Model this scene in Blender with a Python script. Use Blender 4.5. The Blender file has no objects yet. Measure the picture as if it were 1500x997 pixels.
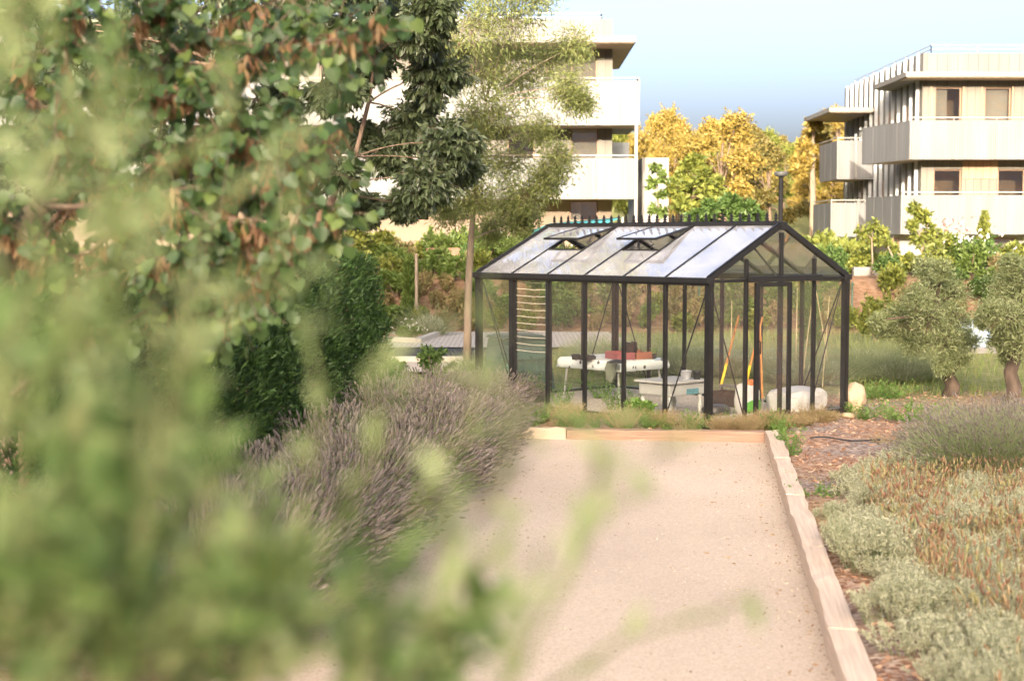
import bpy, math, random
import numpy as np
from mathutils import Vector, Matrix

random.seed(11)
rng = np.random.default_rng(11)
SC = bpy.context.scene
COL = SC.collection
R = math.radians

# ------------------------------------------------------------------ camera, sky, sun, exposure
F, PITCH, CH = 2198.0, 0.0676, 2.5526          # focal length in px of a 1500 px wide frame
cam = bpy.data.cameras.new('camera')
cam.sensor_width = 36.0
cam.sensor_fit = 'HORIZONTAL'
cam.lens = F / 1500 * 36
cam.clip_start = 0.05
cam.clip_end = 3000
cam.dof.use_dof = True
cam.dof.focus_distance = 21.0
cam.dof.aperture_fstop = 2.0
co = bpy.data.objects.new('camera', cam)
co.location = (0, 0, CH)
co.rotation_euler = (math.pi / 2 - PITCH, 0, 0)
COL.objects.link(co)
SC.camera = co

SUN_EL, SUN_AZ = R(13.0), R(7.0)              # the sun stands low behind the camera
world = bpy.data.worlds.new('World')
SC.world = world
world.use_nodes = True
wn = world.node_tree.nodes
sky = wn.new('ShaderNodeTexSky')
sky.sky_type = 'NISHITA'
sky.sun_disc = False
sky.sun_elevation = SUN_EL
sky.sun_rotation = math.pi + SUN_AZ
sky.altitude = 330
sky.air_density = 0.42
sky.dust_density = 10.0
sky.ozone_density = 0.0
wn['Background'].inputs['Strength'].default_value = 0.15
world.node_tree.links.new(sky.outputs[0], wn['Background'].inputs['Color'])
sl = bpy.data.lights.new('sun', 'SUN')
sl.energy = 2.0
sl.angle = R(0.5)
sl.color = (1.0, 0.86, 0.67)
so = bpy.data.objects.new('sun', sl)
sdir = Vector((math.sin(SUN_AZ) * math.cos(SUN_EL), math.cos(SUN_AZ) * math.cos(SUN_EL), -math.sin(SUN_EL)))
so.rotation_euler = sdir.to_track_quat('-Z', 'Y').to_euler()
so.location = (0, -20, 30)
COL.objects.link(so)
SC.view_settings.view_transform = 'Standard'
SC.view_settings.look = 'None'
SC.view_settings.gamma = 1.0
SC.view_settings.exposure = 2.47



SC.render.engine = 'CYCLES'
SC.cycles.use_denoising = True
SC.cycles.max_bounces = 8
SC.cycles.transparent_max_bounces = 24
SC.cycles.sample_clamp_indirect = 6

# ------------------------------------------------------------------ helpers: pixels, tags, meshes
def ray(px, py):
    u = (px - 750) / F
    v = -(py - 498.5) / F
    c, s = math.cos(PITCH), math.sin(PITCH)
    return Vector((u, c + v * s, -s + v * c))

def at(px, py, Y):                              # the point seen at (px, py) at distance Y
    d = ray(px, py)
    return Vector((0, 0, CH)) + d * (Y / d.y)

def on(px, py, z=0.0):                          # the point seen at (px, py) at height z
    d = ray(px, py)
    return Vector((0, 0, CH)) + d * ((z - CH) / d.z)

def tag(o, label=None, cat=None, group=None, kind=None):
    if label: o['label'] = label
    if cat: o['category'] = cat
    if group: o['group'] = group
    if kind: o['kind'] = kind
    return o

def empty(name, loc=(0, 0, 0), rz=0.0, label=None, cat=None, group=None):
    o = bpy.data.objects.new(name, None)
    o.empty_display_size = 0.1
    o.location = loc
    o.rotation_euler = (0, 0, rz)
    COL.objects.link(o)
    return tag(o, label, cat, group)

def link(name, me, mat, parent=None):
    if mat is not None and not me.materials:
        me.materials.append(mat)
    o = bpy.data.objects.new(name, me)
    COL.objects.link(o)
    if parent is not None:
        o.parent = parent
    return o

def copy_tree(o, parent=None):
    c = o.copy()
    COL.objects.link(c)
    c.parent = parent
    for ch in list(o.children):
        copy_tree(ch, c)
    return c

def np_mesh(name, V, Fq, smooth=False):
    V = np.asarray(V, np.float32)
    Fq = np.asarray(Fq, np.int32)
    me = bpy.data.meshes.new(name)
    k = Fq.shape[1]
    me.vertices.add(len(V))
    me.vertices.foreach_set('co', V.ravel())
    me.loops.add(Fq.size)
    me.loops.foreach_set('vertex_index', Fq.ravel())
    me.polygons.add(len(Fq))
    me.polygons.foreach_set('loop_start', np.arange(0, Fq.size, k, dtype=np.int32))
    if smooth:
        me.polygons.foreach_set('use_smooth', np.ones(len(Fq), bool))
    me.update(calc_edges=True)
    me.validate()
    return me

class MB:
    def __init__(s):
        s.v, s.f = [], []
    def add(s, vs, fs):
        n = len(s.v)
        s.v += [tuple(p) for p in vs]
        s.f += [tuple(i + n for i in q) for q in fs]
    def box(s, x0, x1, y0, y1, z0, z1):
        s.add([(x0, y0, z0), (x1, y0, z0), (x1, y1, z0), (x0, y1, z0), (x0, y0, z1), (x1, y0, z1), (x1, y1, z1), (x0, y1, z1)],
              [(3, 2, 1, 0), (4, 5, 6, 7), (0, 1, 5, 4), (1, 2, 6, 5), (2, 3, 7, 6), (3, 0, 4, 7)])
    def bar(s, a, b, w, h=None, up=(0, 0, 1)):
        a, b = Vector(a), Vector(b)
        h = w if h is None else h
        d = (b - a).normalized()
        u = Vector(up)
        if abs(d.dot(u)) > 0.98: u = Vector((0, 1, 0))
        x = d.cross(u).normalized() * (w / 2)
        y = x.cross(d).normalized() * (h / 2)
        vs = [a - x - y, a + x - y, a + x + y, a - x + y, b - x - y, b + x - y, b + x + y, b - x + y]
        s.add(vs, [(3, 2, 1, 0), (4, 5, 6, 7), (0, 1, 5, 4), (1, 2, 6, 5), (2, 3, 7, 6), (3, 0, 4, 7)])
    def tube(s, pts, rad, n=6, cap=True):
        pts = [Vector(p) for p in pts]
        if not hasattr(rad, '__len__'): rad = [rad] * len(pts)
        base = len(s.v)
        ref = None
        for i, p in enumerate(pts):
            d = (pts[min(i + 1, len(pts) - 1)] - pts[max(i - 1, 0)])
            d = d.normalized() if d.length > 1e-9 else Vector((0, 0, 1))
            if ref is None:
                ref = d.orthogonal().normalized()
            else:
                ref = (ref - d * ref.dot(d))
                ref = ref.normalized() if ref.length > 1e-6 else d.orthogonal().normalized()
            q = d.cross(ref)
            for k in range(n):
                t = 2 * math.pi * k / n
                s.v.append(tuple(p + (ref * math.cos(t) + q * math.sin(t)) * rad[i]))
        for i in range(len(pts) - 1):
            for k in range(n):
                a = base + i * n + k
                b = base + i * n + (k + 1) % n
                s.f.append((a, b, b + n, a + n))
        if cap:
            s.f.append(tuple(base + k for k in reversed(range(n))))
            s.f.append(tuple(base + (len(pts) - 1) * n + k for k in range(n)))
    def lathe(s, prof, c=(0, 0, 0), n=14):
        base = len(s.v)
        for r, z in prof:
            for k in range(n):
                t = 2 * math.pi * k / n
                s.v.append((c[0] + r * math.cos(t), c[1] + r * math.sin(t), c[2] + z))
        for i in range(len(prof) - 1):
            for k in range(n):
                a = base + i * n + k
                b = base + i * n + (k + 1) % n
                s.f.append((a, b, b + n, a + n))
        s.f.append(tuple(base + k for k in reversed(range(n))))
        s.f.append(tuple(base + (len(prof) - 1) * n + k for k in range(n)))
    def build(s, name, mat, parent=None, smooth=False, bevel=0.0):
        me = bpy.data.meshes.new(name)
        me.from_pydata(s.v, [], s.f)
        me.update()
        if smooth:
            for p in me.polygons: p.use_smooth = True
        o = link(name, me, mat, parent)
        if bevel:
            m = o.modifiers.new('bevel', 'BEVEL')
            m.width = bevel
            m.segments = 2
            m.limit_method = 'ANGLE'
        return o

def blob(name, mat, r, parent=None, amp=0.18, freq=1.6, sub=3, flat=None, seed=0):
    """a lumpy closed body (stone, sack) of semi-axes r standing on z = 0"""
    import bmesh
    from mathutils import noise
    bm = bmesh.new()
    bmesh.ops.create_icosphere(bm, subdivisions=sub, radius=1)
    for v in bm.verts:
        n = noise.noise(v.co * freq + Vector((seed * 7.3, seed, 0))) + 0.5 * noise.noise(v.co * freq * 2.3 + Vector((seed, 3, 1)))
        c = v.co * (1 + amp * n)
        if flat:
            c = Vector([math.copysign(abs(k) ** flat, k) for k in c])
        v.co = Vector((c.x * r[0], c.y * r[1], (c.z + 0.85) * r[2]))
    me = bpy.data.meshes.new(name)
    bm.to_mesh(me)
    bm.free()
    for p in me.polygons: p.use_smooth = True
    return link(name, me, mat, parent)

# ------------------------------------------------------------------ materials
def newmat(name):
    m = bpy.data.materials.new(name)
    m.use_nodes = True
    n = m.node_tree.nodes
    return m, n, m.node_tree.links, n['Principled BSDF']

def plain(name, col, rough=0.6, metal=0.0, var=0.12, scale=6.0, bump=0.0, spec=0.4, stretch=(1, 1, 1)):
    m, n, l, b = newmat(name)
    tc = n.new('ShaderNodeTexCoord')
    mp = n.new('ShaderNodeMapping')
    mp.inputs['Scale'].default_value = stretch
    l.new(tc.outputs['Object'], mp.inputs[0])
    nz = n.new('ShaderNodeTexNoise')
    nz.inputs['Scale'].default_value = scale
    nz.inputs['Detail'].default_value = 6
    l.new(mp.outputs[0], nz.inputs[0])
    rp = n.new('ShaderNodeValToRGB')
    rp.color_ramp.elements[0].position = 0.3
    rp.color_ramp.elements[1].position = 0.7
    rp.color_ramp.elements[0].color = (*[c * (1 - var) for c in col], 1)
    rp.color_ramp.elements[1].color = (*[min(1, c * (1 + var)) for c in col], 1)
    l.new(nz.outputs[0], rp.inputs[0])
    l.new(rp.outputs[0], b.inputs['Base Color'])
    b.inputs['Roughness'].default_value = rough
    b.inputs['Metallic'].default_value = metal
    b.inputs['Specular IOR Level'].default_value = spec
    if bump:
        bp = n.new('ShaderNodeBump')
        bp.inputs['Strength'].default_value = bump
        bp.inputs['Distance'].default_value = 0.02
        l.new(nz.outputs[0], bp.inputs['Height'])
        l.new(bp.outputs[0], b.inputs['Normal'])
    return m

def leafmat(name, cols, trans=0.35, rough=0.5, spec=0.35, tcol=1.25):
    """foliage: a colour of its own for each leaf, light passing through"""
    m, n, l, b = newmat(name)
    g = n.new('ShaderNodeNewGeometry')
    rp = n.new('ShaderNodeValToRGB')
    e = rp.color_ramp.elements
    while len(e) < len(cols): e.new(0.5)
    for i, c in enumerate(cols):
        e[i].position = i / max(1, len(cols) - 1)
        e[i].color = (*c, 1)
    l.new(g.outputs['Random Per Island'], rp.inputs[0])
    l.new(rp.outputs[0], b.inputs['Base Color'])
    b.inputs['Roughness'].default_value = rough
    b.inputs['Specular IOR Level'].default_value = spec
    t = n.new('ShaderNodeBsdfTranslucent')
    mul = n.new('ShaderNodeMixRGB')
    mul.blend_type = 'MULTIPLY'
    mul.inputs[0].default_value = 1
    mul.inputs[2].default_value = (tcol, tcol, tcol * 0.6, 1)
    l.new(rp.outputs[0], mul.inputs[1])
    l.new(mul.outputs[0], t.inputs[0])
    mx = n.new('ShaderNodeMixShader')
    mx.inputs[0].default_value = trans
    l.new(b.outputs[0], mx.inputs[1])
    l.new(t.outputs[0], mx.inputs[2])
    l.new(mx.outputs[0], n['Material Output'].inputs[0])
    return m

def glassmat(name, refl, tint=(1, 1, 1), milk=0.0, rough=0.02, fres=True):
    m, n, l, b = newmat(name)
    tr = n.new('ShaderNodeBsdfTransparent')
    tr.inputs[0].default_value = (*tint, 1)
    gl = n.new('ShaderNodeBsdfGlossy')
    gl.inputs[0].default_value = (1.0, 0.97, 0.93, 1)
    gl.inputs['Roughness'].default_value = rough
    mx = n.new('ShaderNodeMixShader')
    if fres:
        lw = n.new('ShaderNodeLayerWeight')
        lw.inputs[0].default_value = 0.5
        pw = n.new('ShaderNodeMath')
        pw.operation = 'POWER'
        pw.inputs[1].default_value = 3.0
        l.new(lw.outputs['Facing'], pw.inputs[0])
        ma = n.new('ShaderNodeMath')
        ma.operation = 'MULTIPLY_ADD'
        ma.inputs[1].default_value = 0.75
        ma.inputs[2].default_value = refl
        ma.use_clamp = True
        l.new(pw.outputs[0], ma.inputs[0])
        l.new(ma.outputs[0], mx.inputs[0])
    else:
        mx.inputs[0].default_value = refl
    l.new(tr.outputs[0], mx.inputs[1])
    l.new(gl.outputs[0], mx.inputs[2])
    out = mx.outputs[0]
    if milk:
        df = n.new('ShaderNodeBsdfDiffuse')
        df.inputs[0].default_value = (0.85, 0.86, 0.9, 1)
        m2 = n.new('ShaderNodeMixShader')
        tc = n.new('ShaderNodeTexCoord')
        nz = n.new('ShaderNodeTexNoise')
        nz.inputs['Scale'].default_value = 2.2
        nz.inputs['Detail'].default_value = 5
        l.new(tc.outputs['Object'], nz.inputs[0])
        mm = n.new('ShaderNodeMath')
        mm.operation = 'MULTIPLY'
        mm.inputs[1].default_value = milk * 2
        l.new(nz.outputs[0], mm.inputs[0])
        l.new(mm.outputs[0], m2.inputs[0])
        l.new(out, m2.inputs[1])
        l.new(df.outputs[0], m2.inputs[2])
        out = m2.outputs[0]
    l.new(out, n['Material Output'].inputs[0])
    return m

def boards(name, col, period, axis='X', depth=0.35, rough=0.6, dark=0.6):
    """cladding of upright boards: a groove every `period` metres and a tone per board"""
    m, n, l, b = newmat(name)
    tc = n.new('ShaderNodeTexCoord')
    sp = n.new('ShaderNodeSeparateXYZ')
    l.new(tc.outputs['Object'], sp.inputs[0])
    ad = n.new('ShaderNodeMath'); ad.operation = 'ADD'
    l.new(sp.outputs['X'], ad.inputs[0]); l.new(sp.outputs['Y'], ad.inputs[1])
    dv = n.new('ShaderNodeMath'); dv.operation = 'DIVIDE'; dv.inputs[1].default_value = period
    l.new(ad.outputs[0], dv.inputs[0])
    fr = n.new('ShaderNodeMath'); fr.operation = 'FRACT'; l.new(dv.outputs[0], fr.inputs[0])
    fl = n.new('ShaderNodeMath'); fl.operation = 'FLOOR'; l.new(dv.outputs[0], fl.inputs[0])
    wn_ = n.new('ShaderNodeTexWhiteNoise'); wn_.noise_dimensions = '1D'
    l.new(fl.outputs[0], wn_.inputs['W'])
    rp = n.new('ShaderNodeValToRGB')
    rp.color_ramp.elements[0].color = (*[c * (1 - 0.06) for c in col], 1)
    rp.color_ramp.elements[1].color = (*[min(1, c * 1.05) for c in col], 1)
    l.new(wn_.outputs[0], rp.inputs[0])
    gr = n.new('ShaderNodeMath'); gr.operation = 'LESS_THAN'; gr.inputs[1].default_value = 0.09
    l.new(fr.outputs[0], gr.inputs[0])
    mx = n.new('ShaderNodeMixRGB'); mx.blend_type = 'MULTIPLY'
    mx.inputs[2].default_value = (dark, dark, dark, 1)
    l.new(gr.outputs[0], mx.inputs[0]); l.new(rp.outputs[0], mx.inputs[1])
    nz = n.new('ShaderNodeTexNoise')             # rain streaks and uneven weathering
    nz.inputs['Scale'].default_value = 1.0
    nz.inputs['Detail'].default_value = 6
    mp = n.new('ShaderNodeMapping')
    mp.inputs['Scale'].default_value = (2.6, 2.6, .35)
    l.new(tc.outputs['Object'], mp.inputs[0]); l.new(mp.outputs[0], nz.inputs[0])
    r3 = n.new('ShaderNodeValToRGB')
    r3.color_ramp.elements[0].position, r3.color_ramp.elements[1].position = .35, .62
    r3.color_ramp.elements[0].color, r3.color_ramp.elements[1].color = (.90, .89, .87, 1), (1.03, 1.04, 1.04, 1)
    l.new(nz.outputs[0], r3.inputs[0])
    m3 = n.new('ShaderNodeMixRGB'); m3.blend_type = 'MULTIPLY'; m3.inputs[0].default_value = 1
    l.new(mx.outputs[0], m3.inputs[1]); l.new(r3.outputs[0], m3.inputs[2])
    l.new(m3.outputs[0], b.inputs['Base Color'])
    b.inputs['Roughness'].default_value = rough
    return m

def gravelmat(name, c0, c1, c2, scale, bump=0.5, big=0.35):
    """loose grains: voronoi chips in three colours over a broad uneven tone"""
    m, n, l, b = newmat(name)
    tc = n.new('ShaderNodeTexCoord')
    vo = n.new('ShaderNodeTexVoronoi')
    vo.inputs['Scale'].default_value = scale
    l.new(tc.outputs['Object'], vo.inputs['Vector'])
    sp = n.new('ShaderNodeSeparateColor')
    l.new(vo.outputs['Color'], sp.inputs[0])
    rp = n.new('ShaderNodeValToRGB')
    e = rp.color_ramp.elements
    e.new(0.5)
    for i, c in enumerate((c0, c1, c2)):
        e[i].color = (*c, 1)
    e[0].position, e[1].position, e[2].position = 0.05, 0.5, 0.95
    l.new(sp.outputs[0], rp.inputs[0])
    nz = n.new('ShaderNodeTexNoise')
    nz.inputs['Scale'].default_value = big
    nz.inputs['Detail'].default_value = 8
    l.new(tc.outputs['Object'], nz.inputs[0])
    r2 = n.new('ShaderNodeValToRGB')
    r2.color_ramp.elements[0].position = 0.3
    r2.color_ramp.elements[1].position = 0.7
    r2.color_ramp.elements[0].color = (0.84, 0.82, 0.80, 1)
    r2.color_ramp.elements[1].color = (1.06, 1.05, 1.03, 1)
    l.new(nz.outputs[0], r2.inputs[0])
    mx = n.new('ShaderNodeMixRGB'); mx.blend_type = 'MULTIPLY'; mx.inputs[0].default_value = 1
    l.new(rp.outputs[0], mx.inputs[1]); l.new(r2.outputs[0], mx.inputs[2])
    l.new(mx.outputs[0], b.inputs['Base Color'])
    b.inputs['Roughness'].default_value = 0.9
    b.inputs['Specular IOR Level'].default_value = 0.15
    bp = n.new('ShaderNodeBump')
    bp.inputs['Strength'].default_value = bump
    bp.inputs['Distance'].default_value = 0.01
    l.new(vo.outputs['Distance'], bp.inputs['Height'])
    l.new(bp.outputs[0], b.inputs['Normal'])
    return m

M = {}
M['black'] = plain('black powder coated metal', (0.0125, 0.0122, 0.0125), 0.36, 0, 0.3, 9, spec=0.5)
M['wallglass'] = glassmat('clear glass', 0.035, (0.985, 0.992, 0.987), milk=0.005)
M['roofglass'] = glassmat('roof glass', 0.34, (0.93, 0.93, 0.93), milk=0.20, rough=0.04)
M['timber'] = plain('weathered timber', (0.58, 0.45, 0.34), 0.8, 0, 0.16, 5, bump=0.35, stretch=(0.35, 9, 9))
M['redtimber'] = plain('reddish timber', (0.29, 0.19, 0.135), 0.8, 0, 0.25, 5, bump=0.4, stretch=(0.35, 9, 9))
M['court'] = gravelmat('court gravel', (0.48, 0.39, 0.295), (0.60, 0.495, 0.39), (0.65, 0.545, 0.44), 95, 0.5)
M['pale'] = gravelmat('pale gravel', (0.40, 0.34, 0.28), (0.55, 0.48, 0.41), (0.66, 0.60, 0.53), 45, 0.4)
M['wood'] = plain('ash handle', (0.55, 0.24, 0.07), 0.5, 0, 0.15, 20)
M['yellow'] = plain('yellow plastic', (0.80, 0.56, 0.02), 0.4, 0, 0.05)
M['steel'] = plain('grey steel', (0.22, 0.22, 0.21), 0.45, 0.6, 0.2)
M['white'] = plain('white plaster', (0.24, 0.23, 0.215), 0.7, 0, 0.04)
M['cream'] = boards('cream cladding', (0.135, 0.12, 0.098), 0.32)
M['panel'] = boards('white balcony panel', (0.128, 0.13, 0.135), 0.16, dark=0.72)
M['parapet'] = boards('pale parapet boards', (0.115, 0.112, 0.107), 0.42)
M['peach'] = plain('peach render', (0.18, 0.14, 0.105), 0.8, 0, 0.05, 1.5)
M['slab'] = plain('concrete slab', (0.20, 0.187, 0.17), 0.75, 0, 0.10, 2)
M['soffit'] = boards('brown boarded soffit', (0.42, 0.31, 0.23), 0.35)
M['fin'] = plain('grey blue metal fin', (0.42, 0.44, 0.45), 0.5, 0.0, 0.06)
M['bronze'] = plain('brown window frame', (0.20, 0.12, 0.07), 0.5, 0, 0.1)
M['shutter'] = boards('brown shutter', (0.33, 0.20, 0.12), 0.3)
M['room'] = plain('room tinted for reflections', (0.15, 0.10, 0.06), 0.8, 0, 0.7, 0.5)  # warm brown wall colour stands in for golden reflections in the panes
M['cloth'] = plain('pale curtain', (0.30, 0.27, 0.23), .9, 0, .08)  # for the sheets added to lighten the windows like reflected sky
M['pane'] = glassmat('window glass', 0.22, (0.9, 0.91, 0.9), rough=0.01)
M['bark'] = plain('grey brown bark', (0.17, 0.12, 0.085), 0.9, 0, 0.35, 14, bump=0.8, stretch=(1, 1, 0.3))
M['palebark'] = plain('pale bark', (0.25, 0.195, 0.14), 0.85, 0, 0.25, 10, bump=0.6, stretch=(1, 1, 0.3))
M['olivebark'] = plain('olive bark', (0.11, 0.08, 0.06), 0.9, 0, 0.4, 10, bump=1.0, stretch=(1, 1, 0.35))
M['asphalt'] = gravelmat('asphalt', (0.04, 0.04, 0.045), (0.055, 0.055, 0.062), (0.08, 0.08, 0.085), 60, 0.3)
M['kerb'] = plain('kerb stone', (0.46, 0.42, 0.36), 0.85, 0, 0.1, 5, bump=0.2)
M['bin'] = plain('green plastic', (0.055, 0.115, 0.085), 0.5, 0, 0.15, 3)
M['darkbin'] = plain('dark green plastic', (0.05, 0.085, 0.07), 0.5, 0, 0.15, 3)
M['greyplastic'] = plain('grey plastic', (0.40, 0.39, 0.36), 0.5, 0, 0.06)
M['stone'] = plain('sandstone boulder', (0.50, 0.36, 0.24), 0.9, 0, 0.22, 6, bump=0.5)
M['bluegrey'] = plain('faded blue cover', (0.45, 0.55, 0.66), 0.5, 0, 0.2, 5)
M['cane'] = plain('bamboo cane', (0.50, 0.40, 0.22), 0.6, 0, 0.15, 10)
M['string'] = plain('white cord', (0.75, 0.66, 0.54), 0.7, 0, 0.05)

L = {}
L['fore'] = leafmat('foreground leaf', [(0.20, 0.275, 0.105), (0.32, 0.41, 0.17), (0.46, 0.53, 0.26), (0.38, 0.46, 0.24)], 0.48)
L['redbud'] = leafmat('redbud leaf', [(0.035, 0.075, 0.022), (0.06, 0.115, 0.036), (0.09, 0.155, 0.048), (0.085, 0.14, 0.065), (0.17, 0.24, 0.055)], 0.35, 0.4, 0.5)
L['pod'] = leafmat('redbud pod', [(0.20, 0.11, 0.055), (0.29, 0.165, 0.09), (0.34, 0.235, 0.11), (0.25, 0.12, 0.08)], 0.3, 0.5)
L['dark'] = leafmat('dark tree leaf', [(0.045, 0.07, 0.028), (0.08, 0.11, 0.05), (0.115, 0.145, 0.07), (0.075, 0.10, 0.065)], 0.25, 0.4, 0.5)
L['willow'] = leafmat('slender leaf', [(0.15, 0.19, 0.07), (0.23, 0.27, 0.10), (0.31, 0.33, 0.12), (0.20, 0.235, 0.11)], 0.45)
L['hedge'] = leafmat('cypress spray', [(0.018, 0.045, 0.010), (0.034, 0.078, 0.016), (0.065, 0.125, 0.028), (0.04, 0.085, 0.025)], 0.2, 0.55)
L['olive'] = leafmat('olive leaf', [(0.17, 0.215, 0.09), (0.28, 0.33, 0.165), (0.40, 0.43, 0.25), (0.24, 0.29, 0.12)], 0.35)
L['gold'] = leafmat('sunlit wood leaf', [(0.20, 0.155, 0.04), (0.31, 0.23, 0.055), (0.42, 0.30, 0.075), (0.26, 0.22, 0.07)], 0.3)
L['goldolive'] = leafmat('olive gold leaf', [(0.11, 0.11, 0.035), (0.18, 0.16, 0.05), (0.27, 0.21, 0.06), (0.15, 0.13, 0.06)], 0.3)
L['goldgreen'] = leafmat('yellow green leaf', [(0.10, 0.13, 0.03), (0.19, 0.22, 0.05), (0.27, 0.28, 0.06)], 0.35)
L['green'] = leafmat('fresh green leaf', [(0.08, 0.125, 0.03), (0.13, 0.19, 0.045), (0.19, 0.255, 0.065)], 0.38)
L['bush'] = leafmat('bush leaf', [(0.045, 0.085, 0.022), (0.08, 0.14, 0.035), (0.125, 0.19, 0.055)], 0.32)
L['dry'] = leafmat('dry bush leaf', [(0.24, 0.175, 0.09), (0.34, 0.25, 0.13), (0.22, 0.20, 0.08), (0.18, 0.20, 0.07)], 0.32)
L['silver'] = leafmat('silver leaf', [(0.29, 0.31, 0.21), (0.43, 0.44, 0.31), (0.56, 0.545, 0.42), (0.36, 0.38, 0.24)], 0.28, 0.7)
L['lavstem'] = leafmat('lavender stem', [(0.15, 0.19, 0.09), (0.23, 0.27, 0.14), (0.30, 0.31, 0.18)], 0.25, 0.7)
L['lavleaf'] = leafmat('lavender leaf', [(0.13, 0.19, 0.065), (0.20, 0.27, 0.10), (0.26, 0.32, 0.14)], 0.35, 0.7)
L['lavflower'] = leafmat('faded lavender flower', [(0.15, 0.125, 0.115), (0.215, 0.18, 0.165), (0.27, 0.235, 0.21), (0.20, 0.165, 0.125)], 0.2, 0.8)
L['rust'] = leafmat('rusty seed head', [(0.27, 0.14, 0.09), (0.36, 0.20, 0.12), (0.42, 0.33, 0.18), (0.33, 0.33, 0.14), (0.30, 0.16, 0.10)], 0.25, 0.8)
L['drygrass'] = leafmat('dry grass', [(0.34, 0.22, 0.14), (0.42, 0.30, 0.18), (0.30, 0.26, 0.12), (0.22, 0.22, 0.09)], 0.3, 0.8)
L['weed'] = leafmat('weed leaf', [(0.10, 0.19, 0.04), (0.15, 0.26, 0.06), (0.20, 0.30, 0.08)], 0.35)
L['flower'] = leafmat('white flower', [(0.75, 0.70, 0.66), (0.80, 0.78, 0.74)], 0.3, 0.7)
L['pinkflower'] = leafmat('pink flower', [(0.55, 0.30, 0.30), (0.62, 0.40, 0.38), (0.50, 0.25, 0.25)], 0.3, 0.7)
L['chip'] = leafmat('bark chip', [(0.18, 0.085, 0.045), (0.32, 0.17, 0.10), (0.44, 0.27, 0.17), (0.48, 0.36, 0.27), (0.24, 0.17, 0.13)], 0.0, 0.9)

# ------------------------------------------------------------------ foliage kit (numpy)
def unit(a):
    return a / (np.linalg.norm(a, axis=1, keepdims=True) + 1e-9)

def leaf_quads(P, D, Lg, Wd, fold=0.25):
    """folded lens-shaped leaves: base, two sides, tip"""
    n = len(P)
    D = unit(D)
    S = unit(np.cross(D, rng.normal(size=(n, 3))))
    N = np.cross(S, D)
    Lg = np.broadcast_to(np.asarray(Lg, float), (n,))[:, None]
    Wd = np.broadcast_to(np.asarray(Wd, float), (n,))[:, None]
    mid = P + D * Lg * 0.45
    V = np.stack([P, mid + S * Wd * 0.5 + N * Wd * fold, P + D * Lg, mid - S * Wd * 0.5 + N * Wd * fold], 1).reshape(-1, 3)
    Q = np.arange(n * 4).reshape(n, 4)
    return V, Q

def leaf_hex(P, D, Lg, Wd, fold=0.2, curl=0.15):
    """larger leaves with an oval outline: two folded halves of two quads each"""
    n = len(P)
    D = unit(D)
    S = unit(np.cross(D, rng.normal(size=(n, 3))))
    N = np.cross(S, D)
    Lg = np.broadcast_to(np.asarray(Lg, float), (n,))[:, None]
    Wd = np.broadcast_to(np.asarray(Wd, float), (n,))[:, None]
    def p(a, b, c):
        return P + D * Lg * a + S * Wd * b + N * Wd * c
    V = np.stack([p(0, 0, 0), p(.25, .42, fold), p(.7, .36, fold - curl), p(1, 0, -2 * curl), p(.7, -.36, fold - curl), p(.25, -.42, fold),
                  p(.48, 0, 0)], 1).reshape(-1, 3)
    b = (np.arange(n) * 7)[:, None]
    Q = np.concatenate([b + np.array([[0, 1, 2, 6]]), b + np.array([[6, 2, 3, 4]]), b + np.array([[0, 6, 4, 5]])], 0)
    return V, Q

def heart_leaves(P, D, Nn, size):
    """round heart-shaped leaves hanging from P along D, face normal near Nn"""
    n = len(P)
    D = unit(D)
    S = unit(np.cross(D, Nn))
    N = np.cross(S, D)
    s = np.broadcast_to(np.asarray(size, float), (n,))[:, None]
    half = [(0.06, 0.0), (-0.06, 0.22), (0.10, 0.48), (0.45, 0.52), (0.78, 0.30), (1.0, 0.0)]
    Vs = []
    for a, w in half:
        Vs.append(P + D * s * a + S * s * w + N * s * (abs(w) * 0.35 - a * a * 0.12))
    for a, w in half[1:-1]:
        Vs.append(P + D * s * a - S * s * w + N * s * (abs(w) * 0.35 - a * a * 0.12))
    V = np.stack(Vs, 1).reshape(-1, 3)
    b = (np.arange(n) * 10)[:, None]
    Q = np.concatenate([b + np.array([[0, 1, 2, 3]]), b + np.array([[0, 3, 4, 5]]), b + np.array([[7, 6, 0, 8]]), b + np.array([[0, 5, 9, 8]])], 0)
    return V, Q

def join_np(parts):
    Vs, Qs, o = [], [], 0
    for V, Q in parts:
        Vs.append(V); Qs.append(Q + o); o += len(V)
    return np.concatenate(Vs), np.concatenate(Qs)

def ribbons(B, T, bend, width, segs=3):
    """thin blades from B to T (n,3), bowed sideways by bend, tapering"""
    n = len(B)
    D = T - B
    S = unit(np.cross(D, rng.normal(size=(n, 3))))
    bow = unit(np.cross(S, D)) * np.broadcast_to(np.asarray(bend, float), (n,))[:, None]
    rows = []
    for i in range(segs + 1):
        t = i / segs
        c = B + D * t + bow * (4 * t * (1 - t))
        w = np.broadcast_to(np.asarray(width, float), (n,))[:, None] * (1 - 0.6 * t) * 0.5
        rows += [c - S * w, c + S * w]
    V = np.stack(rows, 1).reshape(-1, 3)
    k = 2 * (segs + 1)
    b = (np.arange(n) * k)[:, None]
    Q = np.concatenate([b + np.array([[2 * i, 2 * i + 1, 2 * i + 3, 2 * i + 2]]) for i in range(segs)], 0)
    return V, Q

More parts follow.
